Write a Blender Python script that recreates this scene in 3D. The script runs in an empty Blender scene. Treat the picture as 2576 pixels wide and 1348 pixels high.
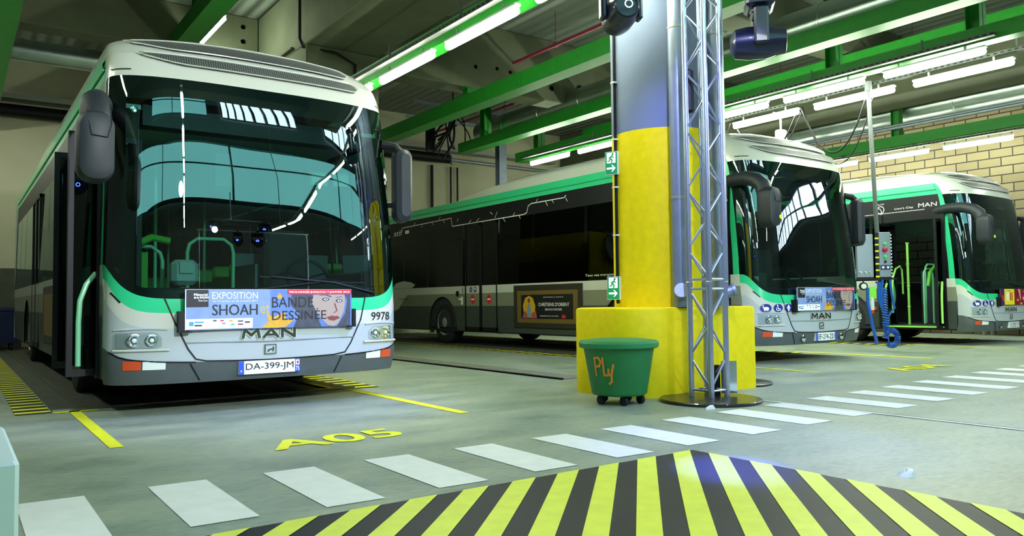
import bpy, math, random
import numpy as np
from mathutils import Vector, Matrix
random.seed(4)
PI = math.pi
sc = bpy.context.scene
col = sc.collection
sin, cos, rad = math.sin, math.cos, math.radians

# ---------------------------------------------------------------- camera, world, exposure
F_PX, YAW, PITCH, ROLL, CAM_H = 1960.234, .622473, .0432898, -.0110576, .93
fwd = Vector((sin(YAW)*cos(PITCH), cos(YAW)*cos(PITCH), sin(PITCH)))
rgt = Vector((cos(YAW), -sin(YAW), 0)); upv = rgt.cross(fwd)
r2 = rgt*cos(ROLL) + upv*sin(ROLL); u2 = -rgt*sin(ROLL) + upv*cos(ROLL)
cd = bpy.data.cameras.new('camera'); cam = bpy.data.objects.new('camera', cd); col.objects.link(cam)
cd.sensor_width = 36; cd.lens = F_PX/2576*36; cd.clip_start = .05; cd.clip_end = 200
m = Matrix((r2, u2, -fwd)).transposed().to_4x4(); m.translation = (0, 0, CAM_H); cam.matrix_world = m
sc.camera = cam
wd = bpy.data.worlds.new('world'); sc.world = wd; wd.use_nodes = True
wd.node_tree.nodes['Background'].inputs[0].default_value = (.62, .8, 1, 1)
wd.node_tree.nodes['Background'].inputs[1].default_value = 1.0
sc.view_settings.view_transform = 'Standard'; sc.view_settings.look = 'None'
sc.view_settings.exposure = .76; sc.view_settings.gamma = 1
LAMP_E, WIN_E, HEAD_E = 56, 4.8, 900

# ---------------------------------------------------------------- materials
def lin(h):
    c = [int(h[i:i+2], 16)/255 for i in (0, 2, 4)]
    return tuple((v/12.92 if v <= .04045 else ((v+.055)/1.055)**2.4) for v in c) + (1,)
MT = {}
def newmat(n):
    m = bpy.data.materials.new(n); m.use_nodes = True; nt = m.node_tree
    return m, nt, nt.nodes['Principled BSDF']
def mat(n, h, rough=.5, metal=0, noise=0, scale=8, emit=0, coat=0, bump=0, spec=.5, det=6):
    if n in MT: return MT[n]
    m, nt, b = newmat(n); c = lin(h)
    b.inputs['Base Color'].default_value = c; b.inputs['Roughness'].default_value = rough
    b.inputs['Metallic'].default_value = metal; b.inputs['Coat Weight'].default_value = coat
    b.inputs['Specular IOR Level'].default_value = spec
    if emit:
        b.inputs['Emission Color'].default_value = c; b.inputs['Emission Strength'].default_value = emit
    tc = nt.nodes.new('ShaderNodeTexCoord'); nz = nt.nodes.new('ShaderNodeTexNoise')
    nz.inputs['Scale'].default_value = scale; nz.inputs['Detail'].default_value = det
    nt.links.new(tc.outputs['Object'], nz.inputs['Vector'])
    if noise:
        mx = nt.nodes.new('ShaderNodeMix'); mx.data_type = 'RGBA'
        mx.inputs[6].default_value = tuple(v*(1-noise) for v in c[:3])+(1,)
        mx.inputs[7].default_value = tuple(min(1, v*(1+noise)) for v in c[:3])+(1,)
        rp = nt.nodes.new('ShaderNodeMapRange'); rp.inputs[1].default_value = .3; rp.inputs[2].default_value = .7
        nt.links.new(nz.outputs['Fac'], rp.inputs[0]); nt.links.new(rp.outputs[0], mx.inputs[0])
        nt.links.new(mx.outputs[2], b.inputs['Base Color'])
    if bump:
        bp = nt.nodes.new('ShaderNodeBump'); bp.inputs['Strength'].default_value = bump; bp.inputs['Distance'].default_value = .02
        nt.links.new(nz.outputs['Fac'], bp.inputs['Height']); nt.links.new(bp.outputs[0], b.inputs['Normal'])
    MT[n] = m; return m
def glassmat(n, tint, refl=.05, rough=.0, k=1.15):
    if n in MT: return MT[n]
    m = bpy.data.materials.new(n); m.use_nodes = True; nt = m.node_tree; nt.nodes.clear()
    o = nt.nodes.new('ShaderNodeOutputMaterial'); t = nt.nodes.new('ShaderNodeBsdfTransparent'); g = nt.nodes.new('ShaderNodeBsdfGlossy')
    t.inputs[0].default_value = lin(tint); g.inputs['Roughness'].default_value = rough; g.inputs[0].default_value = (.85, .97, 1, 1)
    f = nt.nodes.new('ShaderNodeFresnel'); f.inputs[0].default_value = 1.5
    a = nt.nodes.new('ShaderNodeMath'); a.operation = 'MULTIPLY_ADD'; a.inputs[1].default_value = k; a.inputs[2].default_value = refl; a.use_clamp = True
    x = nt.nodes.new('ShaderNodeMixShader')
    nt.links.new(f.outputs[0], a.inputs[0]); nt.links.new(a.outputs[0], x.inputs[0])
    nt.links.new(t.outputs[0], x.inputs[1]); nt.links.new(g.outputs[0], x.inputs[2]); nt.links.new(x.outputs[0], o.inputs[0])
    MT[n] = m; return m
WHITE = mat('bus_white_paint', 'C6CABF', .22, coat=.6)
SILV = mat('bus_silver_paint', 'AEB8BA', .3, coat=.5)
JADE = mat('bus_jade_paint', '2FC487', .25, coat=.5)
GREYP = mat('bus_grey_band_paint', '7C7F6C', .35, coat=.3)
DARKP = mat('bus_dark_skirt_paint', '3C4340', .4, noise=.1)
BUMP = mat('bumper_plastic', '4A5253', .5, noise=.08)
BLK = mat('black_plastic', '0B0E12', .5, spec=.3)
RUB = mat('rubber', '1A1C1E', .8, noise=.2)
MIRB = mat('mirror_housing_plastic', '1E242B', .55)
RIM = mat('wheel_rim_grey', '9A9E94', .45, metal=.3)
GLW = glassmat('windscreen_glass', 'A4D4CC', .10)
GLS = glassmat('tinted_side_glass', '46555A', .03)
GLD = glassmat('dark_tinted_glass', '1E262C', .0, k=.5)
LENS = glassmat('lamp_lens_glass', 'F0F6F6', .04, k=.5)
CHROME = mat('chrome', 'E8ECEE', .12, metal=1)
REFLW = mat('white_reflector', 'DDE6E2', .3)
ORANGE = mat('orange_indicator_lens', 'C64A22', .25, coat=.5)
POLE = mat('pale_green_pole_paint', '7CC79A', .35)
POLEY = mat('lime_pole_paint', '9BE06A', .35, coat=.3)
SEAT = mat('green_seat', '4FA82E', .6)
INT_L = mat('interior_light_lining', 'A9BDB4', .6)
INT_D = mat('interior_dark_lining', '2B3236', .7)
INT_F = mat('interior_floor', '3A4146', .7, noise=.15)
TXTK = mat('black_lettering', '101218', .5)
TXTW = mat('white_lettering', 'F4F6F2', .5)
GREEN = mat('green_steel_paint', '14741A', .5, noise=.1)
GREEND = GREEN
CONC = mat('concrete', '5A604A', .85, noise=.13, scale=1.6, bump=.1)
CONC2 = mat('column_concrete', '6E7A90', .8, noise=.1, scale=2.2)
YEL = mat('yellow_wall_paint', 'F4DC00', .6, spec=.25, noise=.05, scale=14)
FYEL = mat('yellow_floor_paint', 'E8EC28', .55, noise=.08, scale=12)
FWHT = mat('white_floor_paint', 'EEF2F0', .55, noise=.04, scale=9)
ALU = mat('aluminium', 'C6CCE0', .28, metal=.85)
ZINC = mat('zinc_pipe', '8E99A8', .42, metal=.5, noise=.08)
DUCT = mat('galvanised_duct', 'A8B8B0', .3, metal=.9, noise=.12, scale=1.5)
LEMIT = mat('fluorescent_tube_glow', 'F7FFE8', .4, emit=LAMP_E)
LBODY = mat('lamp_body_grey', 'C9CFC8', .5)
TRAY = mat('galvanised_tray', '9AA09A', .45, metal=.5)
BLUEH = mat('blue_hose', '1E5FC0', .35, coat=.3)

def floor_mat():
    m, nt, b = newmat('painted_concrete_floor'); N, L = nt.nodes, nt.links
    tc = N.new('ShaderNodeTexCoord')
    n1 = N.new('ShaderNodeTexNoise'); n1.inputs['Scale'].default_value = 1.3; n1.inputs['Detail'].default_value = 8; n1.inputs['Roughness'].default_value = .62
    n2 = N.new('ShaderNodeTexNoise'); n2.inputs['Scale'].default_value = 14; n2.inputs['Detail'].default_value = 6
    n3 = N.new('ShaderNodeTexNoise'); n3.inputs['Scale'].default_value = .35; n3.inputs['Detail'].default_value = 3
    mp = N.new('ShaderNodeMapping'); mp.inputs['Scale'].default_value = (1, 2.2, 1); mp.inputs['Rotation'].default_value = (0, 0, .65)
    L.new(tc.outputs['Object'], mp.inputs[0])
    for n in (n1, n2): L.new(mp.outputs[0], n.inputs['Vector'])
    L.new(tc.outputs['Object'], n3.inputs['Vector'])
    cr = N.new('ShaderNodeValToRGB'); e = cr.color_ramp.elements
    e[0].position = .3; e[0].color = lin('6E7A70'); e[1].position = .72; e[1].color = lin('B2B49A')
    x = e.new(.5) if hasattr(e, 'new') else None; x.color = lin('92A08E')
    ad = N.new('ShaderNodeMath'); ad.operation = 'MULTIPLY_ADD'; ad.inputs[1].default_value = .35
    L.new(n2.outputs['Fac'], ad.inputs[0]); 
    mu = N.new('ShaderNodeMath'); mu.operation = 'MULTIPLY'; mu.inputs[1].default_value = .65
    L.new(n1.outputs['Fac'], mu.inputs[0]); L.new(mu.outputs[0], ad.inputs[2]); L.new(ad.outputs[0], cr.inputs[0])
    L.new(cr.outputs[0], b.inputs['Base Color'])
    mr = N.new('ShaderNodeMapRange'); mr.inputs[3].default_value = .32; mr.inputs[4].default_value = .6
    L.new(n1.outputs['Fac'], mr.inputs[0]); L.new(mr.outputs[0], b.inputs['Roughness'])
    return m
def wave_mat(n, h, axis, scale, strength, dist=.05, rough=.5, metal=.0):
    m, nt, b = newmat(n); b.inputs['Base Color'].default_value = lin(h); b.inputs['Roughness'].default_value = rough; b.inputs['Metallic'].default_value = metal
    tc = nt.nodes.new('ShaderNodeTexCoord'); w = nt.nodes.new('ShaderNodeTexWave'); w.bands_direction = axis; w.inputs['Scale'].default_value = scale
    bp = nt.nodes.new('ShaderNodeBump'); bp.inputs['Strength'].default_value = strength; bp.inputs['Distance'].default_value = dist
    nt.links.new(tc.outputs['Object'], w.inputs['Vector']); nt.links.new(w.outputs['Fac'], bp.inputs['Height']); nt.links.new(bp.outputs[0], b.inputs['Normal'])
    return m
def brick_mat(n, axis, c1, c2, mortar, bw, bh, ms):
    m, nt, b = newmat(n); tc = nt.nodes.new('ShaderNodeTexCoord'); s = nt.nodes.new('ShaderNodeSeparateXYZ'); c = nt.nodes.new('ShaderNodeCombineXYZ')
    br = nt.nodes.new('ShaderNodeTexBrick'); L = nt.links
    L.new(tc.outputs['Object'], s.inputs[0]); L.new(s.outputs[axis], c.inputs[0]); L.new(s.outputs['Z'], c.inputs[1]); L.new(c.outputs[0], br.inputs['Vector'])
    br.inputs['Color1'].default_value = lin(c1); br.inputs['Color2'].default_value = lin(c2); br.inputs['Mortar'].default_value = lin(mortar)
    br.inputs['Scale'].default_value = 1; br.inputs['Brick Width'].default_value = bw; br.inputs['Row Height'].default_value = bh; br.inputs['Mortar Size'].default_value = ms; br.inputs['Mortar Smooth'].default_value = .1
    L.new(br.outputs['Color'], b.inputs['Base Color']); b.inputs['Roughness'].default_value = .85
    bp = nt.nodes.new('ShaderNodeBump'); bp.inputs['Strength'].default_value = .6; bp.inputs['Distance'].default_value = .01; bp.invert = True
    L.new(br.outputs['Fac'], bp.inputs['Height']); L.new(bp.outputs[0], b.inputs['Normal'])
    return m
def mesh_mat():
    # fine dark holes in a light woven grille
    m, nt, b = newmat('roof_grille_mesh'); L = nt.links; tc = nt.nodes.new('ShaderNodeTexCoord'); s = nt.nodes.new('ShaderNodeSeparateXYZ'); L.new(tc.outputs['Object'], s.inputs[0])
    def band(o, k):
        a = nt.nodes.new('ShaderNodeMath'); a.operation = 'MULTIPLY'; a.inputs[1].default_value = k; L.new(s.outputs[o], a.inputs[0])
        f = nt.nodes.new('ShaderNodeMath'); f.operation = 'FRACT'; L.new(a.outputs[0], f.inputs[0])
        g = nt.nodes.new('ShaderNodeMath'); g.operation = 'GREATER_THAN'; g.inputs[1].default_value = .2; L.new(f.outputs[0], g.inputs[0]); return g
    h, v = band('X', 48), band('Z', 75)
    mu = nt.nodes.new('ShaderNodeMath'); mu.operation = 'MULTIPLY'; L.new(h.outputs[0], mu.inputs[0]); L.new(v.outputs[0], mu.inputs[1])
    mx = nt.nodes.new('ShaderNodeMix'); mx.data_type = 'RGBA'; mx.inputs[6].default_value = lin('7C827E'); mx.inputs[7].default_value = lin('0C0E0F')
    L.new(mu.outputs[0], mx.inputs[0]); L.new(mx.outputs[2], b.inputs['Base Color']); b.inputs['Roughness'].default_value = .6
    return m
GRILLE = mesh_mat()

# ---------------------------------------------------------------- mesh helpers
class MB:
    def __init__(s): s.v = []; s.f = []; s.mi = []
    def add(s, vs, fs, mi=0):
        n = len(s.v); s.v += [tuple(p) for p in vs]; s.f += [tuple(n+i for i in f) for f in fs]; s.mi += [mi]*len(fs); return s
    def box(s, x0, x1, y0, y1, z0, z1, mi=0):
        vs = [(x, y, z) for z in (z0, z1) for y in (y0, y1) for x in (x0, x1)]
        return s.add(vs, [(0, 2, 3, 1), (4, 5, 7, 6), (0, 1, 5, 4), (2, 6, 7, 3), (0, 4, 6, 2), (1, 3, 7, 5)], mi)
    def bbox(s, x0, x1, y0, y1, z0, z1, r, mi=0):
        # box with bevelled vertical and horizontal edges (chamfered profile lofted in z)
        def ring(i, z):
            a = (x0+i, x1-i, y0+i, y1-i); c = max(r-i*.4, r*.3)
            return [(a[0]+c, a[2], z), (a[1]-c, a[2], z), (a[1], a[2]+c, z), (a[1], a[3]-c, z), (a[1]-c, a[3], z), (a[0]+c, a[3], z), (a[0], a[3]-c, z), (a[0], a[2]+c, z)]
        return s.loft([ring(r, z0), ring(0, z0+r), ring(0, z1-r), ring(r, z1)], mi)
    def loft(s, rings, mi=0, cap=True):
        n = len(rings[0]); vs = [p for r in rings for p in r]; fs = []
        for i in range(len(rings)-1):
            for j in range(n):
                k = (j+1) % n; fs.append((i*n+j, i*n+k, (i+1)*n+k, (i+1)*n+j))
        if cap: fs.append(tuple(reversed(range(n)))); fs.append(tuple(range((len(rings)-1)*n, len(rings)*n)))
        return s.add(vs, fs, mi)
    def tube(s, path, r, n=10, mi=0, cap=True, closed=False):
        P = [Vector(p) for p in path]; rings = []; up = Vector((0, 0, 1)); ref = None
        for i, p in enumerate(P):
            a = P[i-1] if (i or closed) else P[0]; b = P[(i+1) % len(P)] if (i < len(P)-1 or closed) else P[-1]
            t = (b-a).normalized() if (b-a).length > 1e-9 else up
            if ref is None:
                ref = t.orthogonal().normalized() if abs(t.z) > .9 else t.cross(up).normalized()
            ref = (ref - t*ref.dot(t)).normalized(); q = t.cross(ref)
            rr = r[i] if isinstance(r, (list, tuple)) else r
            rings.append([p + ref*cos(2*PI*j/n)*rr + q*sin(2*PI*j/n)*rr for j in range(n)])
        if closed: rings.append(rings[0]); cap = False
        return s.loft(rings, mi, cap)
    def cyl(s, a, b, r, n=16, mi=0): return s.tube([a, b], r, n, mi)
    def lathe(s, prof, c=(0, 0, 0), n=32, mi=0, axis='z', cap=True):
        rings = []
        for r, h in prof:
            ring = []
            for j in range(n):
                a = 2*PI*j/n; x, y = r*cos(a), r*sin(a)
                ring.append((c[0]+x, c[1]+y, c[2]+h) if axis == 'z' else (c[0]+h, c[1]+x, c[2]+y) if axis == 'x' else (c[0]+y, c[1]+h, c[2]+x))
            rings.append(ring)
        return s.loft(rings, mi, cap)
    def grid(s, fn, nu, nv, mi=0, flip=False):
        vs = [fn(i/nu, j/nv) for j in range(nv+1) for i in range(nu+1)]; w = nu+1
        fs = [(j*w+i, j*w+i+1, (j+1)*w+i+1, (j+1)*w+i) for j in range(nv) for i in range(nu)]
        if flip: fs = [tuple(reversed(f)) for f in fs]
        return s.add(vs, fs, mi)
    def prism(s, pts, fn0, fn1, mi=0):
        n = len(pts); vs = [fn0(*p) for p in pts]+[fn1(*p) for p in pts]
        fs = [tuple(range(n)), tuple(reversed(range(n, 2*n)))]+[(i, i+n, (i+1) % n+n, (i+1) % n) for i in range(n)]
        return s.add(vs, fs, mi)
    def build(s, name, mats, parent=None, smooth=True, ang=35):
        me = bpy.data.meshes.new(name); me.from_pydata(s.v, [], s.f); me.validate()
        if not isinstance(mats, (list, tuple)): mats = [mats]
        for x in mats: me.materials.append(x)
        if len(mats) > 1 and len(me.polygons) == len(s.mi):
            me.polygons.foreach_set('material_index', s.mi)
        if smooth:
            me.polygons.foreach_set('use_smooth', [True]*len(me.polygons))
            try: me.set_sharp_from_angle(angle=rad(ang))
            except Exception: pass
        me.update()
        o = bpy.data.objects.new(name, me); col.objects.link(o)
        if parent: o.parent = parent
        return o
def tag(o, label, cat, group=None, kind=None):
    if label: o['label'] = label
    if cat: o['category'] = cat
    if group: o['group'] = group
    if kind: o['kind'] = kind
    return o
def struct(o, label=None):
    o['kind'] = 'structure'
    if label: o['label'] = label
    return o
def thing(name, label, cat, loc=(0, 0, 0), rz=0, group=None):
    o = bpy.data.objects.new(name, None); col.objects.link(o); o.location = loc; o.rotation_euler = (0, 0, rz); o.empty_display_size = .2
    return tag(o, label, cat, group)
def copy_thing(root, loc, label, group=None):
    def rec(o, par):
        c = o.copy(); col.objects.link(c); c.parent = par
        for ch in [x for x in bpy.data.objects if x.parent == o]: rec(ch, c)
        return c
    kids = None
    r = rec(root, None); r.location = loc; r['label'] = label
    if group: r['group'] = group
    return r
_tc = {}
def text2d(s, size=1, bold=0, align='LEFT', sx=1, shear=0):
    k = (s, bold, shear)
    if k not in _tc:
        cu = bpy.data.curves.new('t', 'FONT'); cu.body = s; cu.size = 1; cu.offset = bold; cu.shear = shear; cu.resolution_u = 3
        o = bpy.data.objects.new('t', cu); col.objects.link(o)
        dg = bpy.context.evaluated_depsgraph_get(); me = bpy.data.meshes.new_from_object(o.evaluated_get(dg))
        _tc[k] = ([tuple(v.co[:2]) for v in me.vertices], [tuple(p.vertices) for p in me.polygons])
        bpy.data.objects.remove(o); bpy.data.curves.remove(cu); bpy.data.meshes.remove(me)
    v, f = _tc[k]
    if not v: return [], []
    x0 = min(p[0] for p in v); x1 = max(p[0] for p in v)
    dx = -x0 if align == 'LEFT' else -(x0+x1)/2 if align == 'CENTER' else -x1
    return [((p[0]+dx)*size*sx, p[1]*size) for p in v], f
def fit_text(s, x0, x1, z0, z1, bold=0, shear=0):
    # lettering filling a rectangle
    v, f = text2d(s, 1, 0, 'LEFT', 1, shear)
    if not v: return [], []
    a = min(p[0] for p in v); b = max(p[0] for p in v); c = min(p[1] for p in v); d = max(p[1] for p in v)
    return [(x0+(p[0]-a)/(b-a)*(x1-x0), z0+(p[1]-c)/(d-c)*(z1-z0)) for p in v], f
def ell(cx, cz, rx, rz, n=20, a0=0, a1=2*PI):
    return [(cx+rx*cos(a0+(a1-a0)*i/n), cz+rz*sin(a0+(a1-a0)*i/n)) for i in range(n)]
class Decal:
    # flat 2-D shapes mapped onto a surface; every layer sits a little further out
    def __init__(s, fn): s.fn = fn; s.m = {}; s.k = 0
    def poly(s, pts, mt, lay=0):
        s.m.setdefault(mt.name, (mt, MB()))[1].add([s.fn(x, z, lay) for x, z in pts], [tuple(range(len(pts)))]); return s
    def rect(s, x0, x1, z0, z1, mt, lay=0, n=1):
        for i in range(n):
            a = x0+(x1-x0)*i/n; b = x0+(x1-x0)*(i+1)/n; s.poly([(a, z0), (b, z0), (b, z1), (a, z1)], mt, lay)
        return s
    def text(s, t, x0, x1, z0, z1, mt, lay=1, bold=0, shear=0):
        if bold:
            e = bold*(z1-z0)*1.1
            s.text(t, x0, x1-e, z0, z1, mt, lay); s.text(t, x0+e, x1, z0, z1, mt, lay+.35); return s
        v, f = fit_text(t, x0, x1, z0, z1, 0, shear)
        s.m.setdefault(mt.name, (mt, MB()))[1].add([s.fn(x, z, lay) for x, z in v], f); return s
    def stroke(s, pts, w, mt, lay=1):
        mb = s.m.setdefault(mt.name, (mt, MB()))[1]
        l0 = lay
        for k_, ((a, b), (c, d)) in enumerate(zip(pts[:-1], pts[1:])):
            s.k += 1; lay = l0+(s.k % 4)*.18
            L = math.hypot(c-a, d-b) or 1; nx, nz = -(d-b)/L*w/2, (c-a)/L*w/2; ex, ez = (c-a)/L*w*.3, (d-b)/L*w*.3
            mb.add([s.fn(*q, lay) for q in ((a+nx-ex, b+nz-ez), (a-nx-ex, b-nz-ez), (c-nx+ex, d-nz+ez), (c+nx+ex, d+nz+ez))], [(0, 1, 2, 3)])
        return s
    def build(s, name, parent):
        out = MB(); mats = []
        for i, (mt, mb) in enumerate(s.m.values()):
            mats.append(mt); out.add(mb.v, mb.f, i)
        return out.build(name, mats, parent, smooth=False)

# ---------------------------------------------------------------- the setting
def sbox(name, x0, x1, y0, y1, z0, z1, m, label=None, mats=None):
    return struct(MB().box(x0, x1, y0, y1, z0, z1).build(name, m, smooth=False), label)
floor = struct(MB().add([(-9, -8.2, 0), (20.7, -8.2, 0), (20.7, 21.6, 0), (-9, 21.6, 0), (-9, -8.2, -.2), (20.7, -8.2, -.2), (20.7, 21.6, -.2), (-9, 21.6, -.2)],
    [(0, 1, 2, 3), (7, 6, 5, 4), (0, 4, 5, 1), (1, 5, 6, 2), (2, 6, 7, 3), (3, 7, 4, 0)]).build('floor', floor_mat(), smooth=False), 'grey green painted concrete garage floor')
DECK = wave_mat('ribbed_metal_deck', '727C72', 'X', 1.1, .9, .06)
sbox('ceiling', -9, 20.9, 2.4, 21.8, 6.85, 7.05, DECK)
struct(MB().box(-9, 20.9, -8.3, 2.4, 18, 18.2).build('trim_8', DECK, smooth=False), 'high roof of the front bay')
BACKW = mat('back_wall_concrete', 'C6C4A8', .9, noise=.08, scale=.8)
DIMW = mat('front_wall_grey', '5A605C', .9, noise=.1)
sbox('wall_back', -9, 20.9, 21.55, 21.8, 0, 6.85, BACKW)
BRICK = brick_mat('tan_block_wall', 'Y', '7A6F56', '6D6448', '22221C', .52, .215, .014)
sbox('wall_right', 20.6, 20.85, 7.3, 21.6, 0, 6.85, BRICK)
struct(MB().box(20.6, 20.85, -8, 7.3, 0, 6.85).build('trim_11', mat('unseen_wall_dark', '3A403C', .9, noise=.15), smooth=False), 'unseen end of the right wall, made dark for the reflections')  # out of view; darkened to keep the middle windscreen's reflection dark
sbox('wall_left', -9.25, -9, -8, 21.6, 0, 6.85, DIMW)
sbox('wall_front', -9, 20.9, -8.3, -8, 0, 5.6, DIMW)
struct(MB().box(-9, 20.9, 2.3, 2.4, 7.05, 18).box(-9.25, -9, -8, 2.4, 6.85, 18).box(20.6, 20.85, -8, 2.4, 6.85, 18).box(-9, 20.9, -8.3, -8.1, 5.6, 18).build('trim_9', DIMW, smooth=False), 'upper walls of the front bay')
GLZ = mat('milky_glazing', '86DCD8', .4, emit=1.7)
WINM = mat('daylight_window_pane', 'DDF0FF', .3, emit=WIN_E)
FRM = mat('window_frame_dark', '2A3438', .5)
def window(k, ax, a0, a1, z0, z1, fixed, step, m, sgn):
    fr = MB(); P = (lambda u0, u1, d0, d1, z0_, z1_: (u0, u1, fixed+d0, fixed+d1, z0_, z1_)) if ax == 'x' else (lambda u0, u1, d0, d1, z0_, z1_: (fixed+d0, fixed+d1, u0, u1, z0_, z1_))
    u = a0
    while u < a1+.01: fr.box(*P(u-.05, u+.05, 0, .12*sgn, z0, z1)); u += step
    for zz in (z0, (z0+z1)/2, z1): fr.box(*P(a0, a1, 0, .12*sgn, zz-.05, zz+.05))
    f = struct(fr.build('window_%d' % k, FRM, smooth=False), 'high glazed wall strip with dark bars')
    MB().box(*P(a0, a1, -.05*sgn, -.02*sgn, z0, z1)).build('pane', m, f, smooth=False)
window(1, 'x', -8.8, 20.4, 6.9, 10.3, -8.0, 7.3, GLZ, 1)
window(2, 'x', 5.4, 9.4, 11.4, 17.2, -8.0, .5, WINM, 1)
window(5, 'x', -4, 4.2, 11.4, 14.6, -8.0, 4.1, GLZ, 1)
window(3, 'x', 12.0, 19.4, 11.4, 15.6, -8.0, 1.2, WINM, 1)
window(4, 'y', -7.8, 2.2, 4.7, 6.3, 20.5, 1.0, WINM, -1)
# concrete frame
def beam(name, x0, x1, y0, y1, z0, z1, label, m=CONC): return struct(MB().bbox(x0, x1, y0, y1, z0, z1, .02).build(name, m, smooth=False), label)
b1 = beam('trim_1', 5.07, 6.5, 2.4, 16, 5.6, 6.85, 'deep concrete roof beam running over the yellow column')
b2 = beam('trim_2', -9, 5.07, 16, 16.5, 5.95, 6.85, 'concrete cross beam with round bolt holes')
b3 = beam('trim_3', 17.6, 19, 2.4, 21.5, 5.6, 6.85, 'deep concrete roof beam near the block wall')
b7 = beam('trim_10', 6.5, 17.6, 13.65, 14.2, 5.45, 6.85, 'concrete cross beam with holes above the middle bus')
beam('trim_4', 6.5, 20.6, 9.0, 9.6, 6.1, 6.85, 'shallow concrete cross beam beyond the column')
beam('trim_5', -9, 20.6, 2.4, 3.0, 6.1, 6.85, 'shallow concrete cross beam above the walkway')
beam('trim_6', -9, -7.6, 2.4, 21.5, 5.6, 6.85, 'deep concrete roof beam by the left wall')
HOLE = mat('hole_black', '0C0C0A', .9)
def hole(x, y, z, r, par, ax='y'):
    o = MB().lathe([(r, 0), (r, -.012), (r*.8, -.012), (r*.8, .0)], (x, y, z), 14, axis='y').build('bolt_hole', HOLE, par); return o
for x, z, r in ((4.75, 6.62, .05), (4.75, 6.32, .05)): hole(x, 15.995, z, r, b2)
for x, z, r in ((8.9, 5.9, .045), (9.45, 5.95, .04), (9.8, 5.93, .04), (10.95, 5.75, .06), (11.8, 5.85, .1)): hole(x, 13.645, z, r, b7)
MB().tube([(5.06, 13.6, 6.8), (5.05, 13.6, 5.75), (5.03, 13.4, 5.55), (5.6, 13.25, 5.5), (6.0, 13.28, 5.35), (6.02, 13.27, 3.6)], .025, 8).build('cable', BLK, b1)
MB().box(5.0, 5.06, 13.9, 15.9, 5.65, 5.68).build('joint_line', mat('joint_dark', '54503E', .9), b1, smooth=False)
MB().box(5.77, 5.8, 2.4, 13.2, 5.585, 5.6).build('joint_line', MT['joint_dark'], b1, smooth=False)
c2 = thing('concrete_column', 'square concrete column with yellow lower part, seen behind the left bus', 'column', (5.78, 14.65, 0))
MB().bbox(-.71, .71, -1.35, 1.35, 2.65, 5.6, .02).build('shaft', CONC, c2, smooth=False)
MB().bbox(-.72, .72, -1.36, 1.36, 0, 2.65, .02).build('yellow_base', YEL, c2, smooth=False)
# wall services
MB
tp = tag(MB().tube([(-8.9, 21.2, 5.45), (12.8, 21.2, 5.5)], .15, 14).build('black_pipe', BLK), 'fat black pipe running along the top of the back wall', 'pipe')
tr = tag(MB().box(-8.9, 17, 21.0, 21.4, 5.72, 5.76).box(-8.9, 17, 21.0, 21.03, 5.76, 5.84).box(-8.9, 17, 21.37, 21.4, 5.76, 5.84).build('cable_tray', TRAY, smooth=False), 'metal cable tray above the black pipe on the back wall', 'cable tray')
tp2 = tag(MB().tube([(12.8, 21.25, 5.5), (19, 21.25, 5.45)], .05, 10).build('conduit_pipe', ZINC), 'thin grey conduit continuing from the black pipe', 'pipe')
for i, (x, r, l) in enumerate(((12.3, .05, 'thick dark downpipe on the back wall, left one of the trio'), (13.0, .03, 'thin dark pipe on the back wall, middle one of the trio'), (13.25, .03, 'thin dark pipe on the back wall, right one of the trio'))):
    tag(MB().tube([(x, 21.45, 0), (x, 21.45, 5.3)], r, 8).build('wall_pipe', BLK), l, 'pipe', 'dark downpipes on the back wall')
struct(MB().box(-8.9, 1.31, 21.4, 21.55, 0, 1.83).build('trim_7', mat('dark_wall_panel', '55564C', .9, noise=.15, scale=3), smooth=False), 'dark grey lower panel of the back wall')
cont = thing('wheeled_container', 'dark blue wheeled container against the back wall at far left', 'container', (.55, 20.5, 0))
MB().loft([[(-.55, -.4, .15), (.62, -.4, .15), (.62, .4, .15), (-.55, .4, .15)], [(-.7, -.5, .85), (.72, -.5, .85), (.72, .5, .85), (-.7, .5, .85)]]).build('body', mat('container_blue', '1B2A55', .5, noise=.2), cont, smooth=False)
MB().bbox(-.73, .75, -.53, .53, .85, .93, .02).build('lid', mat('container_lid', '222E60', .5), cont, smooth=False)
for x in (-.4, .5):
    for y in (-.3, .3): MB().lathe([(.03, -.03), (.08, -.03), (.08, .03), (.03, .03)], (x, y, .08), 12, axis='x').build('castor', RUB, cont)
# ---- floor paint, pits and tracks
def flat(name, pts, m, z=.003, par=floor, lab=None):
    o = MB().add([(x, y, z) for x, y in pts], [tuple(range(len(pts)))]).build(name, m, par, smooth=False)
    if lab: o['label'] = lab
    return o
def rect(name, x0, x1, y0, y1, m, z=.003, lab=None): return flat(name, [(x0, y0), (x1, y0), (x1, y1), (x0, y1)], m, z, lab=lab)
LX = [.256, .826, 1.403, 1.995, 2.598, 3.209, 3.824, 4.475, 5.125, 5.768, 6.453, 7.142, 7.847, 8.56, 9.33, 10.099, 10.767, 11.512, 12.3]
TY = [4.385, 4.377, 4.331, 4.31, 4.287, 4.271, 4.26, 4.277, 4.287, 4.30, 4.331, 4.356, 4.396, 4.44, 4.482, 4.52, 4.53, 4.553, 4.57]
for i, x in enumerate(LX):
    w = .283+.003*i; yb = 3.48 if i < 2 else 3.425 if i < 8 else 3.425+.013*(i-7)
    flat('crosswalk_stripe', [(x, yb), (x+w, yb-.012), (x+w, TY[i]-.012), (x, TY[i])], FWHT)
HZD = mat('dark_floor_paint', '171C26', .55, noise=.35, scale=3, spec=.3)
HZY = mat('lime_hazard_paint', 'E4F04A', .5, noise=.06, scale=10)
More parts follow.
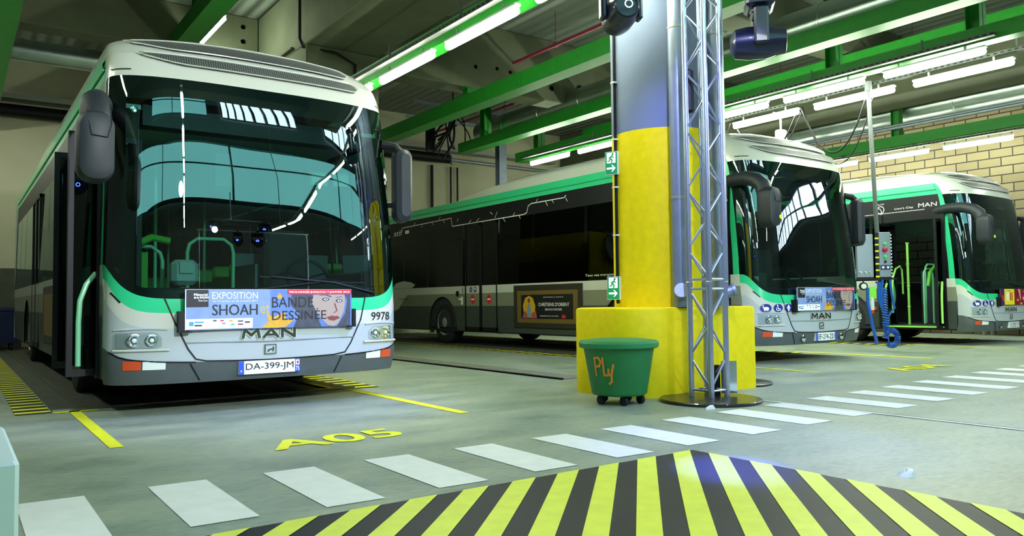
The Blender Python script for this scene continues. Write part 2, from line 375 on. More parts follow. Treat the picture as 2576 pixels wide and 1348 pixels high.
flat('hazard_area_base', [(-3, -2.5), (3.735, -2.5), (3.735, 3.31), (-3, 3.31)], HZD, .0025, lab='dark painted rectangle under the hazard stripes')
hz = MB()
for k in range(-22, 20):
    c0, c1 = .25+.2985*k, .40+.2985*k
    def end(c): return (3.735, 3.735-c) if c >= .425 else (3.31+c, 3.31)
    e0, e1 = end(c0), end(c1)
    pts = [(e0[0]-7, e0[1]-7), (e1[0]-7, e1[1]-7), e1] + ([(3.735, 3.31)] if c0 < .425 < c1 else []) + [e0]
    # trim to the painted rectangle's lower edge
    pts = [(x+max(0, -2.5-y), max(y, -2.5)) for x, y in pts]
    if min(p[0] for p in pts) < -9: continue
    hz.add([(x, y, .005) for x, y in pts], [tuple(range(len(pts)))])
hz.build('hazard_stripes', HZY, floor, smooth=False)['label'] = 'lime diagonal stripes'
for x0, x1, y0, y1 in ((.85, .935, 5.72, 8.1), (3.46, 3.56, 5.6, 8.1), (8.83, 8.915, 5.76, 8.1), (12.03, 12.14, 5.94, 8.3), (15.3, 15.39, 6, 8)):
    rect('yellow_guide_line', x0, x1, y0, y1, FYEL)
PIT = mat('pit_steel_plate', '4E5147', .6, metal=.2, noise=.2, scale=3)
STEEL = mat('rail_steel', '6E7068', .4, metal=.6)
for X0 in (.73, 8.66, 15.1):
    rect('pit_plate', X0, X0+2.87, 8.0, 21.4, PIT, .004)
    rl = MB()
    for xx in (X0+.2, X0+.9, X0+1.95, X0+2.6): rl.box(xx, xx+.05, 8.05, 21.3, 0, .018)
    rl.box(X0, X0+2.87, 8.0, 8.05, 0, .018)
    rl.build('pit_rails', STEEL, floor, smooth=False)
    for xs in (X0-.28, X0+2.87):
        db = MB().add([(xs, 7.95, .004), (xs+.27, 7.95, .004), (xs+.27, 21.4, .004), (xs, 21.4, .004)], [(0, 1, 2, 3)], 0)
        y = 8.0
        while y < 21.2:
            db.add([(xs, y, .006), (xs+.27, y, .006), (xs+.27, y+.115, .006), (xs, y+.115, .006)], [(0, 1, 2, 3)], 1); y += .26
        db.build('dashed_pit_edge', [HZD, FYEL], floor, smooth=False)['label'] = 'black and yellow dashes'
    rect('yellow_guide_line', X0-.0, X0+.35, 7.88, 7.97, FYEL)
dr = MB().box(5.86, 6.28, 7.2, 21.4, .0, .012, 0); dr.box(5.86, 5.9, 7.2, 21.4, 0, .02, 1)
dr.build('drain_cover_strip', [mat('drain_grey', '77786C', .7, noise=.25, scale=5), BLK], floor, smooth=False)
jt = MB().box(6.02, 6.06, -8, 4.5, .002, .006, 0).box(6.06, 6.072, -8, 4.5, .002, .007, 1)
jt.build('expansion_joint', [FWHT, BLK], floor, smooth=False)['label'] = 'thin white joint strip'
def floor_text(t, x0, x1, y0, y1):
    v, f = fit_text(t, x0, x1-.02, y0, y1-.012)
    mb = MB()
    for k, (dx, dy) in enumerate(((0, 0), (.02, 0), (0, .012), (.02, .012))): mb.add([(a+dx, b+dy, .004+.0006*k) for a, b in v], f)
    mb.build('bay_number', FYEL, floor, smooth=False)['label'] = 'yellow bay number'
floor_text('A05', 1.68, 2.62, 4.93, 5.28)
floor_text('A04', 9.75, 10.95, 5.1, 5.5)
rp = MB(); rp.lathe([(.001, .0), (.12, .0), (.1, .03), (.03, .045), (.001, .02)], (0, 0, 0), 9)
rp.v = [(x*.6+.01*sin(19*y), y*.35, z*.6*(1+.6*sin(20*x))) for x, y, z in rp.v]
lt = tag(rp.build('plastic_wrapper', mat('clear_wrapper', 'E4ECEC', .3)), 'crumpled clear wrapper lying on the open floor', 'litter'); lt.location = (4.06, 2.15, .0)
l2 = tag(MB().loft([[(-.06, -.02, 0), (.05, -.03, 0), (.06, .03, 0), (-.04, .02, 0)], [(-.05, -.01, .02), (.03, -.02, .035), (.04, .02, .03), (-.03, .01, .015)]]).build('paper_scrap', FWHT, smooth=False), 'small white paper scrap beside the round base plate', 'litter'); l2.location = (5.24, 4.45, 0)

# ---------------------------------------------------------------- columns, truss, bin, block
colm = thing('round_column', 'thick round column, grey above and yellow below, behind the lattice truss', 'column', (6.12, 5.76, 0))
MB().lathe([(.53, 2.66), (.53, 5.6)], n=64).build('grey_shaft', CONC2, colm)
MB().lathe([(.531, .5), (.531, 2.66)], n=64).build('yellow_shaft', YEL, colm)
def rounded(x0, x1, y0, y1, r, n=8):
    P = []
    for cx, cy, a, rr in ((x1, y0, -90, r[1]), (x1, y1, 0, r[2]), (x0, y1, 90, r[3]), (x0, y0, 180, r[0])):
        for i in range(n+1):
            t = rad(a+90*i/n); ccx = cx-rr if cx == x1 else cx+rr; ccy = cy+rr if cy == y0 else cy-rr
            P.append((ccx+rr*cos(t), ccy+rr*sin(t)))
    return P
blk = MB(); rs = []
for z, i in ((0, 0), (.83, 0), (.852, .008), (.86, .03)):
    rs.append([(x, y, z) for x, y in rounded(5.2+i, 6.95-i, 5.2+i, 6.32-i, (.42, .12, .3, .3))])
blk.loft(rs)
pb = tag(blk.build('concrete_plinth', YEL), 'low yellow concrete plinth with rounded corners around the column', 'plinth')
for a, lab in ((238, 'left grey downpipe with side stub on the yellow column'), (284, 'right grey downpipe partly behind the truss')):
    px, py = 6.12+.625*cos(rad(a)), 5.76+.625*sin(rad(a))
    t = thing('downpipe', lab, 'pipe', (px, py, .86), 0, 'downpipes on the column')
    MB().cyl((0, 0, 0), (0, 0, 4.74), .085, 20).build('pipe', ZINC, t)
    dx, dy = (-.72, -.69) if a < 250 else (.75, -.66)
    MB().cyl((0, 0, .12), (dx*.13, dy*.13, .16), .06, 18).cyl((dx*.12, dy*.12, .155), (dx*.15, dy*.15, .165), .072, 18).build('side_stub', ZINC, t)
    for z in (1.05, 2.75): MB().lathe([(.083, z), (.09, z+.005), (.09, z+.03), (.083, z+.035)], n=20).build('pipe_clip', TRAY, t)
ca = rad(163)
def onc(a, r, z): return (6.12+r*cos(a), 5.76+r*sin(a), z)
cb = thing('cable_conduit', 'black vertical cable with clips on left flank of the column', 'cable', onc(ca, .55, 0))
MB().tube([(0, 0, .9), (0, 0, 5.5)], .016, 8).build('cable', BLK, cb)
for z in (1.6, 2.1, 2.6, 3.2): MB().box(-.03, .03, -.03, .03, z, z+.015).build('cable_clip', REFLW, cb, smooth=False)
SGN = mat('sign_green', '0E8A4C', .5, emit=.25); SGW = mat('sign_white', 'F2FFF6', .5, emit=.35)
for z, lab in ((2.36, 'upper green exit sign box on the column, running figure over arrow'), (1.06, 'lower green exit sign box on the column, running figure over arrow')):
    a = rad(178); s = thing('exit_sign', lab, 'sign', onc(ca, .6, z), 0, 'exit signs on the column')
    # the printed face looks along -X-Y, the housing is a thin box behind it
    n = Vector((-.93, -.37, 0)).normalized(); tdir = Vector((-n.y, n.x, 0)); tdir = -tdir if tdir.dot(Vector((.61, -.79, 0))) < 0 else tdir
    hb = MB(); W2, H2, D2 = .07, .12, .05
    pts = lambda u, w, d: tuple(tdir*u + n*d + Vector((0, 0, w)))
    hb.add([pts(u, w, d) for d in (-D2, 0) for w in (-H2, H2) for u in (-W2, W2)], [(0, 2, 3, 1), (4, 5, 7, 6), (0, 1, 5, 4), (2, 6, 7, 3), (0, 4, 6, 2), (1, 3, 7, 5)])
    hb.build('housing', REFLW, s, smooth=False)
    d = Decal(lambda x, z_, l: pts(x, z_, .002+.001*l))
    d.rect(-.066, .066, -.115, .115, SGN).rect(-.05, .05, .0, .108, SGW, 1)
    d.poly(ell(.018, .092, .012, .012, 10), SGN, 2)
    d.stroke([(.012, .078), (-.008, .045), (.012, .03), (.005, .006)], .014, SGN, 2).stroke([(-.008, .045), (-.018, .024), (-.038, .02)], .012, SGN, 2).stroke([(.03, .055), (.008, .07), (-.018, .06), (-.022, .042)], .01, SGN, 2)
    d.stroke([(-.045, -.055), (.03, -.055)], .02, SGW, 2).poly([(.0, -.02), (.015, -.02), (.05, -.055), (.015, -.09), (.0, -.09), (.03, -.055)], SGW, 2)
    d.build('pictogram', s)
# truss tower
tx, ty = 5.765, 4.89
ts = thing('truss_tower', 'square aluminium lattice truss standing in front of the column', 'truss', (tx, ty, .03))
legs = []
for k in range(4):
    a = math.atan2(-.65, -.758)+k*PI/2+.12
    legs.append((.162*cos(a), .162*sin(a)))
for lx, ly in legs:
    MB().cyl((lx, ly, 0), (lx, ly, 3.96), .027, 14).build('leg', ALU, ts)
lat = MB(); hh = .285
for i in range(4):
    a, b = legs[i], legs[(i+1) % 4]
    z = .06; k = i % 2
    segs = [(.06, 1.0), (1.09, 3.94)]
    for s0, s1 in segs:
        n = max(1, round((s1-s0)/hh)); dz = (s1-s0)/n
        for q in range(n):
            p, r_ = (a, b) if (q+(i % 2)) % 2 == 0 else (b, a)
            lat.cyl((p[0]*.97, p[1]*.97, s0+q*dz+.02), (r_[0]*.97, r_[1]*.97, s0+(q+1)*dz-.02), .0095, 8)
        for zz in (s0, s1): lat.cyl((a[0], a[1], zz), (b[0], b[1], zz), .011, 8)
lat.build('lattice', ALU, ts)
for lx, ly in legs:
    MB().lathe([(.027, 1.02), (.031, 1.025), (.031, 1.065), (.027, 1.07)], (lx, ly, 0), 14).build('coupler', ALU, ts)
tag(MB().lathe([(.001, 0), (.46, 0), (.46, .022), (.45, .03), (.001, .03)], (0, 0, 0), 56).build('base_plate', mat('base_plate_black', '1B2018', .35, coat=.3)), 'round black steel base plate under the truss tower', 'base plate').location = (5.66, 4.79, 0)
tag(MB().lathe([(.001, 0), (.42, 0), (.42, .02), (.41, .026), (.001, .026)], (0, 0, 0), 48).build('base_plate', MT['base_plate_black']), 'second round black base plate peeking out behind the yellow plinth', 'base plate').location = (7.02, 5.62, 0)
PN = mat('mirror_panel', 'C4CFD2', .08, metal=1)
fx = thing('uplight_fixture', 'angled floor fixture with silver panel standing on the truss base plate', 'light fixture', (5.92, 4.86, .03))
MB().box(-.10, -.02, .0, .06, 0, .28).build('body', BLK, fx, smooth=False).rotation_euler = (0, 0, -.6)
MB().box(-.02, .13, -.03, -.02, .02, .32).build('silver_panel', PN, fx, smooth=False).rotation_euler = (0, 0, -.5)
sp = tag(MB().bbox(-.03, .05, -.05, .05, 0, .42, .02).build('black_clamp_box', BLK), 'small black box clamped inside the upper truss', 'clamp'); sp.location = (5.70, 5.02, 2.72)
# moving heads
DKB = mat('moving_head_housing', '141B3A', .35, coat=.3); LEDB = mat('blue_led', '2030FF', .4, emit=6); LENSW = mat('moving_head_lens', 'BFE6FF', .2, emit=4)
def head(loc, rz, tilt, lab, yaw_dir):
    t = thing('moving_head_light', lab, 'stage light', loc, rz, 'moving head stage lights')
    MB().bbox(-.17, .17, -.13, .13, .30, .41, .03).build('base', DKB, t, smooth=False)
    MB().box(-.12, -.05, -.135, -.128, .33, .38).box(.04, .10, -.135, -.128, .33, .38).build('display', REFLW, t, smooth=False)
    y = MB()
    y.bbox(-.13, .13, -.08, .08, .24, .30, .02)
    for s in (-1, 1): y.bbox(s*.17-.03, s*.17+.03, -.065, .065, -.06, .29, .02)
    y.build('yoke', DKB, t, smooth=False)
    hd = MB(); hd.lathe([(.06, -.24), (.12, -.2), (.135, -.1), (.135, .05), (.115, .12), (.105, .2), (.09, .205), (.088, .19), (.001, .19)], n=24, axis='y')
    hd.v = [(x*1.12, y*1.12, z*1.12) for x, y, z in hd.v]; h = hd.build('head', DKB, t); h.rotation_euler = (tilt, 0, 0)
    ln = MB().lathe([(.001, .2), (.035, .215), (.055, .205), (.055, .19)], (-.02, 0, .02), n=24, axis='y').build('lens', LENSW, h)
    MB().tube([(.137, -.12, -.02), (.137, .02, -.02)], .008, 6).tube([(-.137, -.1, -.03), (-.137, .0, -.03)], .008, 6).build('led_strip', LEDB, h)
    MB().cyl((.0, 0, .41), (0, 0, .46), .03, 12).cyl((0, -.04, .47), (0, .04, .47), .04, 14).build('clamp', BLK, t)
    return t
h1 = head((5.06, 5.25, 3.62), .0, 0, 'left stage light with round lens facing the camera, before the column', 0)
h2 = head((6.06, 4.45, 3.31), .0, 0, 'right stage light hanging sideways beside the truss', 0)
h1.rotation_euler = (0, 0, math.atan2(-.69, -.72)-PI/2+.3); h2.rotation_euler = (0, 0, math.atan2(-.75, .66)-PI/2)
MB
cbm = thing('truss_crossbar', 'aluminium crossbar on top of the truss carrying the stage lights', 'crossbar', (tx, ty, 3.99))
d1 = Vector((5.06-tx, 5.25-ty, 0)); d2_ = Vector((6.06-tx, 4.45-ty, 0))
MB().cyl((d1.x*1.1, d1.y*1.1, .1), (d2_.x*1.2, d2_.y*1.2, .1), .025, 12).cyl((d2_.x, d2_.y, -.17), (d2_.x, d2_.y, .1), .02, 10).build('bar', ALU, cbm)
MB().box(-.2, .2, -.2, .2, 0, .03).cyl((0, 0, 0), (0, 0, .1), .03).build('top_plate', ALU, cbm, smooth=False)
def spot(name, loc, target, colr, e, ang, blend=.5, r=.05):
    l = bpy.data.lights.new(name, 'SPOT'); l.energy = e; l.color = colr; l.spot_size = rad(ang); l.spot_blend = blend; l.shadow_soft_size = r
    o = bpy.data.objects.new(name, l); col.objects.link(o); o.location = loc
    o.rotation_euler = (Vector(target)-Vector(loc)).to_track_quat('-Z', 'Y').to_euler(); return o
# bin
bn = thing('round_bin', 'round green plastic bin on castors with orange hand painted letters', 'bin', (4.93, 5.22, 0))
BG = mat('bin_green', '1F7A3E', .5, noise=.1, scale=5)
MB().lathe([(.001, .085), (.235, .085), (.25, .10), (.318, .50), (.335, .505), (.335, .545), (.325, .55), (.001, .55)], n=48).build('body', BG, bn)
MB().lathe([(.345, .505), (.36, .515), (.362, .55), (.345, .572), (.2, .588), (.001, .592)], n=48, cap=False).build('lid', mat('bin_lid_green', '2C8A50', .5, noise=.12, scale=4), bn)
for k in range(5):
    a = 2*PI*k/5+.4; c = (.19*cos(a), .19*sin(a), .042)
    MB().lathe([(.012, -.015), (.042, -.015), (.042, .015), (.012, .015)], c, 14, axis='x').box(c[0]-.025, c[0]+.025, c[1]-.012, c[1]+.012, .06, .09).build('castor', RUB, bn)
d = Decal(lambda x, z, l: ((.252+(z-.1)*.17+.004+.001*l)*cos(x), (.252+(z-.1)*.17+.004+.001*l)*sin(x), z))
base_a = math.atan2(-.74, -.67); OR = mat('orange_paint', 'E8952A', .6)
def bs(pts, w=.022): d.stroke([(base_a-.62+u, z) for u, z in pts], w, OR, 0)
A_ = lambda u: u
for L in ([(0, .30), (.0, .42), (.10, .43), (.15, .395), (.10, .355), (.0, .35)], [(.24, .42), (.25, .265), (.38, .27)], [(.50, .385), (.42, .30), (.52, .31), (.52, .37), (.50, .24), (.44, .215)]):
    # strokes need equal units, so convert arc length to angle inside the mapper
    pass
d = Decal(lambda x, z, l: ((.252+(z-.1)*.17+.004+.001*l)*cos(base_a+x/.3), (.252+(z-.1)*.17+.004+.001*l)*sin(base_a+x/.3), z))
for L in ([(-.235, .27), (-.235, .425), (-.19, .43), (-.17, .395), (-.19, .355), (-.232, .35)], [(-.15, .43), (-.145, .275), (-.075, .28)], [(-.10, .33), (-.105, .275)], [(-.055, .37), (-.075, .285), (-.075, .22), (-.10, .2)]):
    d.stroke(L, .02, OR, 0)
d.build('painted_letters', bn)
bx = tag(MB().bbox(-.9, .178, 2.9, 3.79, 0, .45, .012).build('white_box', mat('white_box_card', 'D6EAF6', .6), smooth=False), 'white box standing at the lower left corner of the view', 'box')
# reel on the far column
rl = thing('hose_reel', 'white hose reel hung on the far yellow column, seen through the bus', 'hose reel', (5.75, 13.2, 2.35))
MB().lathe([(.001, -.02), (.36, -.02), (.38, 0), (.36, .02), (.001, .02)], (0, -.05, 0), 32, axis='y').build('disc', REFLW, rl)
MB().cyl((0, -.12, 0), (0, .1, 0), .08, 14).tube([(-.35, -.13, -.1), (0, -.13, .02), (.45, -.13, .28)], .035, 8).bbox(-.62, -.35, -.16, .05, -.22, .12, .02).build('bracket', LBODY, rl)

# ---------------------------------------------------------------- green steel, ducts, lamps
def ibeam(name, x0, x1, y0, y1, z0, z1, lab, hang=()):
    t = thing(name, lab, 'steel beam', ((x0+x1)/2, (y0+y1)/2, z0), 0, 'green crane beams under the roof')
    w = (x1-x0)/2; L = (y1-y0)/2; h = z1-z0; f = .02
    MB().box(-w, w, -L, L, 0, f).box(-w, w, -L, L, h-f, h).box(-.012, .012, -L, L, f, h-f).box(-w, -w+.02, -L, L, f, h-f).build('i_section', GREEN, t, smooth=False)
    for y, zt in hang:
        yy = y-(y0+y1)/2
        MB().box(-.11, .11, yy-.1, yy-.09, h, zt-z0).box(-.11, .11, yy+.09, yy+.1, h, zt-z0).box(-.008, .008, yy-.1, yy+.1, h, zt-z0).box(-.16, .16, yy-.14, yy+.14, zt-z0-.02, zt-z0).build('hanger', GREEN, t, smooth=False)
    return t
ibeam('steel_beam', 3.35, 3.72, 4, 15.95, 5.9, 6.2, 'green beam with one bare tube lamp above the left bus', [(14.5, 6.85)])
ibeam('steel_beam', -.1, .70, 6, 21.4, 5.0, 5.3, 'wide green beam at the far left edge of the view', [(19.5, 6.85)])
ibeam('steel_beam', 5.2, 5.45, 6.9, 13.2, 4.36, 4.62, 'green beam beside the tube lamp row left of the column', [(6.97, 5.6)])
ibeam('steel_beam', 8.66, 9.0, 3.0, 20.6, 4.98, 5.28, 'big dark green beam crossing above the middle bus', [(13.78, 5.45), (4.0, 6.85)])
ibeam('steel_beam', 10.9, 11.22, 3.4, 17.6, 4.9, 5.16, 'green beam just under the round duct', [(16.5, 6.85), (4.5, 6.85)])
ibeam('steel_beam', 12.2, 12.45, 3.2, 16.8, 4.66, 4.9, 'green beam carrying the long lamp row on the right', [(15.9, 6.85), (7.55, 6.85), (5.25, 6.85)])
ibeam('steel_beam', 19.35, 19.6, 3.2, 17.5, 4.75, 5.02, 'green beam with tube lamps along the block wall', [(10.25, 6.85), (4, 6.85)])
ibeam('steel_beam', 15.2, 15.5, 2.4, 17.5, 5.75, 6.05, 'high green beam at the top right corner of the view', [(5, 6.85)])
def lamp(x, y, z, lab, r=.05, L=1.5, grp=None, side=0):
    t = thing('tube_lamp', lab, 'lamp', (x, y, z), 0, grp)
    MB().bbox(-.045, .045, -L/2-.03, L/2+.03, .045, .085, .01).build('housing', LBODY, t, smooth=False)
    ys = [(-L/2-.02, .02), (-L/2, .045), (-L/2+.04, r), (L/2-.04, r), (L/2, .045), (L/2+.02, .02)]
    MB().lathe([(rr, yy) for yy, rr in ys], n=12, axis='y').build('diffuser_tube', LEMIT, t)
    MB().box(-.012, .012, -L/3, -L/3+.03, .085, .16).box(-.012, .012, L/3, L/3+.03, .085, .16).box(-abs(side) if side else -.012, .012, -.03, .03, .05, .075).build('bracket', TRAY, t, smooth=False)
PO = ['nearest', 'second', 'third', 'fourth', 'fifth', 'sixth', 'seventh']
def row(x, z, ys, what, grp):
    for i, y in enumerate(ys): lamp(x, y, z, 'tube lamp in %s, %s from the front' % (what, PO[i]), grp=grp)
row(5.1, 4.2, [5.82, 7.71, 9.6, 11.5], 'the row left of the yellow column', 'tube lamps left of the column')
row(12.22, 4.52, [5.85, 7.72, 9.6, 11.5, 13.45, 15.35], 'the row under the green beam on the right', 'tube lamps under the right green beam')
row(13.17, 4.52, [5.85, 7.72, 9.6, 11.5], 'the free hanging row with drooping cables', 'free hanging tube lamps')
row(19.62, 4.55, [6.55, 8.42, 10.32, 12.2, 14.1, 16.0], 'the row along the block wall', 'tube lamps along the block wall')
lamp(3.86, 14.9, 6.05, 'single thin tube lamp under the green beam above the left bus', r=.04, side=.14)
LEMIT0 = LEMIT; LEMIT = mat('fluorescent_tube_glow_dim', 'F7FFE8', .4, emit=22)
for x in (1.6, 7.2, 14.2):
    for y in (-6.4, -4.5, -2.6, -.7, 1.2, 3.1):
        lamp(x, y, 5.3, 'ceiling tube lamp out of view behind the camera', grp='lamps behind the camera')
    tag(MB().box(x-.05, x+.05, -8, 4, 5.46, 5.5).box(x-.01, x+.01, -6.0, -5.98, 5.5, 18).box(x-.02, x+.02, 3.9, 3.95, 5.5, 6.85).build('lamp_rail', TRAY, smooth=False), 'lamp rail out of view behind the camera', 'rail', 'rails behind the camera')
for y in (6.5, 8.5, 10.5, 12.5, 14.5, 16.5, 18.3, 20.1): lamp(-1.3, y, 4.5, 'added tube lamp out of view, brightening the back wall', grp='added lamps left of the view')  # unseen lamps added to brighten the back wall and left flank
LEMIT = LEMIT0
def tray(x, z, y0, y1, lab, w=.045):
    o = MB().box(x-w, x-w+.006, y0, y1, z, z+.05, 0).box(x+w-.006, x+w, y0, y1, z, z+.05, 0).box(x-w, x+w, y0, y1, z-.004, z, 0)
    y = y0
    while y < y1:
        o.box(x-w-.004, x-w, y, y+.05, z+.012, z+.034, 1); y += .1
    for yy in np.arange(y0+1, y1, 1.9): o.box(x-.05, x+.13, yy, yy+.03, z+.05, z+.06, 0).box(x-.05, x-.035, yy, yy+.03, z+.04, z+.2, 0)
    tag(o.build('cable_tray', [mat('dull_tray_grey', '4C524C', .75), BLK], smooth=False), lab, 'cable tray', 'perforated trays above the lamps')
tray(5.0, 4.37, 5, 13.2, 'perforated cable tray over the lamp row left of the column')
tray(12.1, 4.68, 4.9, 16.3, 'perforated cable tray over the lamp row under the green beam')
tray(13.17, 4.68, 4, 12.6, 'perforated cable tray over the free hanging lamp row')
tray(19.45, 4.68, 5, 17, 'perforated cable tray over the lamp row by the block wall')
tag(MB().tube([(19.2, 3, 5.2), (19.2, 18, 5.2)], .05, 10).tube([(19.05, 3, 5.22), (19.05, 18, 5.22)], .03, 8).build('conduit_pair', ZINC), 'pair of grey pipes above the green beam at the block wall', 'pipe')
dt = thing('round_duct', 'long silver ventilation duct crossing behind the column', 'duct', (11.62, 6.0, 5.5))
MB().cyl((0, -.35, 0), (0, 11.5, 0), .3, 32).build('duct_body', DUCT, dt)
for y in np.arange(1.2, 11.4, 1.5): MB().lathe([(.3, y), (.308, y+.01), (.308, y+.04), (.3, y+.05)], n=32, axis='y').build('seam', DUCT, dt)
MB().lathe([(.001, -.36), (.28, -.36), (.34, -.3), (.34, -.1), (.3, -.08)], n=32, axis='y').build('end_collar', DUCT, dt)
d5 = thing('round_duct', 'wide silver duct reflecting green, along the top of the block wall', 'duct', (20.14, 3, 5.8))
MB().cyl((0, 0, 0), (0, 11.2, 0), .42, 32).build('duct_body', DUCT, d5)
for y in (3, 6, 9): MB().lathe([(.42, y), (.43, y+.01), (.43, y+.05), (.42, y+.06)], n=32, axis='y').build('seam', DUCT, d5)
d6 = tag(MB().cyl((-6, 17.6, 5.9), (4.4, 17.6, 5.9), .22, 24).build('round_duct', DUCT), 'thin dark duct high behind the left bus roof', 'duct')
REDP = mat('sprinkler_pipe_red', '8A2A44', .45)
for p, q, lab in (((9.9, 15.9, 6.15), (9.9, 9.7, 6.15), 'dark red sprinkler pipe left of the column'), ((16.2, 13.6, 6.2), (16.2, 4.5, 6.2), 'dark red sprinkler pipe at upper right'), ((14.4, 16, 6.2), (14.4, 9.6, 6.2), 'dark red sprinkler pipe right of the truss'), ((12.3, 21, 6.3), (12.3, 17, 6.3), 'short dark red pipe near the back wall')):
    pp = thing('sprinkler_pipe', lab, 'pipe', p, 0, 'sprinkler pipes'); dd = Vector(q)-Vector(p)
    MB().cyl((0, 0, 0), dd, .035, 12).build('pipe', REDP, pp)
    for k in (.25, .6, .9): MB().cyl(dd*k, dd*k+Vector((0, 0, 6.85-p[2])), .008, 6).lathe([(.04, 0), (.05, .01), (.05, .05), (.04, .06)], tuple(dd*k-Vector((0, .03, 0))), 12, axis='y').build('hanger', REDP, pp)
st = thing('steel_post', 'grey steel post with bracket arms behind the middle bus', 'post', (13.2, 18.9, 0))
MB().box(-.13, .13, -.11, -.1, 0, 6.6).box(-.13, .13, .1, .11, 0, 6.6).box(-.01, .01, -.1, .1, 0, 6.6).build('post', ZINC, st, smooth=False)
MB().box(-3, .3, -.15, -.08, 6.45, 6.52).box(-3, .3, .25, .32, 6.1, 6.17).box(-.25, .25, -.16, .16, 6.3, 6.62).build('bracket_arm', ZINC, st, smooth=False)
cbn = MB(); random.seed(7)
for k in range(16):
    x, z = 11.0, 6.0; pts = []
    tx2 = random.uniform(-.75, .45); tz = random.uniform(-.6, -1.35)
    for i in range(7):
        u = i/6; pts.append((x+tx2*u**1.6+.12*sin(5*u+k)*u, 18+.2*sin(k), z+(tz)*(u**.8)+.22*sin(PI*u)*(k % 3)))
    cbn.tube(pts, .018 if k % 3 else .03, 6)
cbn.box(10.95, 11.05, 17.85, 18.15, 5.95, 6.0).cyl((11, 18, 6), (11, 18.0, 6.85), .02)
tag(cbn.build('cable_bundle', BLK), 'tangle of black cables dangling from a bracket above the middle bus', 'cables')
tag(MB().box(10.3, 10.55, 18.2, 18.3, 5.0, 5.95).build('black_duct_box', BLK, smooth=False), 'flat black riser box beside the dangling cables', 'box')
MTR = lambda: None
def droop(p0, p1, sag, lab, r=.018, off=0):
    P = [tuple(Vector(p0).lerp(Vector(p1), t)+Vector((off*sin(PI*t), 0, -sag*4*t*(1-t)))) for t in [i/18 for i in range(19)]]
    return tag(MB().tube(P, r, 8).build('drooping_cable', BLK), lab, 'cable', 'cables hanging from the lamp row')
droop((13.2, 10.3, 4.45), (13.2, 8.85, 4.62), .75, 'left black cable loop hanging from the free lamp row')
droop((13.2, 8.8, 4.62), (13.2, 7.45, 4.62), 1.0, 'front black cable loop between lamp row and pendant pole')
droop((13.25, 8.8, 4.62), (13.25, 7.35, 4.62), 1.22, 'lower black cable loop between lamp row and pendant pole', .012)
droop((13.1, 10.4, 4.6), (13.1, 11.0, 3.7), .1, 'short black cable end dropping behind the truss', .014)
droop((13.35, 8.9, 4.55), (13.4, 9.4, 3.95), .1, 'thin black cable slanting down to the grey box', .012)
tag(MB().cyl((13.4, 9.4, 4.62), (13.4, 9.4, 3.9), .02, 8).cyl((13.17, 9.4, 4.62), (13.4, 9.4, 4.62), .02, 8).bbox(13.3, 13.5, 9.32, 9.48, 4.02, 4.3, .02).build('pendant_box', LBODY, smooth=False), 'small grey box hanging below the free lamp row', 'box')

# pendant service column with panel and coiled hose
pc = thing('pendant_service_column', 'hanging grey pole with control panel between middle and right bus', 'service pendant', (13.0, 7.25, 0))
MB().cyl((0, .08, 4.55), (0, 0, 2.02), .036, 16).cyl((0, .08, 4.55), (0, .08, 4.72), .06, 16).build('pole', mat('pendant_grey', '63696A', .5, metal=.2), pc)
PANM = mat('control_panel_grey', '8794A0', .4, metal=.2)
rz = -.72
cp = MB().bbox(-.36, -.08, -.02, .05, 1.28, 2.03, .01).bbox(.0, .2, -.05, .08, 1.28, 2.06, .01).build('control_panel', PANM, pc, smooth=False); cp.rotation_euler = (0, 0, rz)
hs = MB(); 
for k in range(14): hs.box(-.06, .0, -.055, -.045, 1.28+k*.055, 1.28+k*.055+.0275, k % 2)
for k in range(14): hs.box(-.06, .0, -.055, -.045, 1.3075+k*.055, 1.3075+k*.055+.0275, 1)
for k in range(14): hs.box(.2, .215, -.055, -.045, 1.28+k*.055, 1.28+k*.055+.0275, 2)
hs.build('hazard_edge', [FYEL, BLK, TXTW], cp, smooth=False)
for z, r, m_, n_ in ((1.86, .022, mat('green_button', '1FC850', .4, emit=.4), 'green_button'), (1.76, .042, mat('red_mushroom_button', 'C01848', .35), 'emergency_button'), (1.64, .022, MT['green_button'], 'green_button'), (1.55, .018, BLK, 'black_button')):
    MB().lathe([(r, 0), (r, -.03), (r*.6, -.04), (.001, -.04)], (.1, -.05, z), 18, axis='y').build(n_, m_, cp)
MB().lathe([(.02, 0), (.02, -.02), (.001, -.02)], (.06, -.05, 1.45), 12, axis='y').lathe([(.02, 0), (.02, -.02), (.001, -.02)], (.14, -.05, 1.45), 12, axis='y').build('white_switch', TXTW, cp)
MB().box(.02, .18, -.053, -.05, 1.41, 1.49).build('switch_plate', mat('switch_blue', '20306A', .4), cp, smooth=False)
for x in (-.32, -.24, -.16): MB().tube([(x, -.025, 1.38), (x+.025, -.05, 1.37), (x+.01, -.03, 1.33)], .008, 6).build('hook', CHROME, cp)
sb = MB().box(-.44, .28, -.06, .0, 1.24, 1.27).build('shelf_bar', BLK, pc, smooth=False); sb.rotation_euler = (0, 0, rz)
gz = MB().lathe([(.035, -.02), (.07, -.02), (.07, .02), (.035, .02)], (-.27, -.04, 1.13), 20, axis='y').cyl((-.27, -.04, 1.2), (-.27, -.04, 1.25), .012).build('pressure_gauge', BLK, sb)
MB().lathe([(.001, -.03), (.045, -.03), (.045, .0)], (-.27, -.04, 1.13), 20, axis='y').build('gauge_face', REFLW, pc).rotation_euler = (0, 0, rz)
MB().box(-.21, -.07, -.07, .01, .92, 1.12).build('lime_cap', mat('lime_plastic', '7FE03A', .4), pc, smooth=False).rotation_euler = (0, 0, rz)
MB().cyl((-.14, -.03, .72), (-.14, -.03, .94), .045).build('filter_bowl', mat('filter_white', 'D8E2D8', .3), pc).rotation_euler = (0, 0, rz)
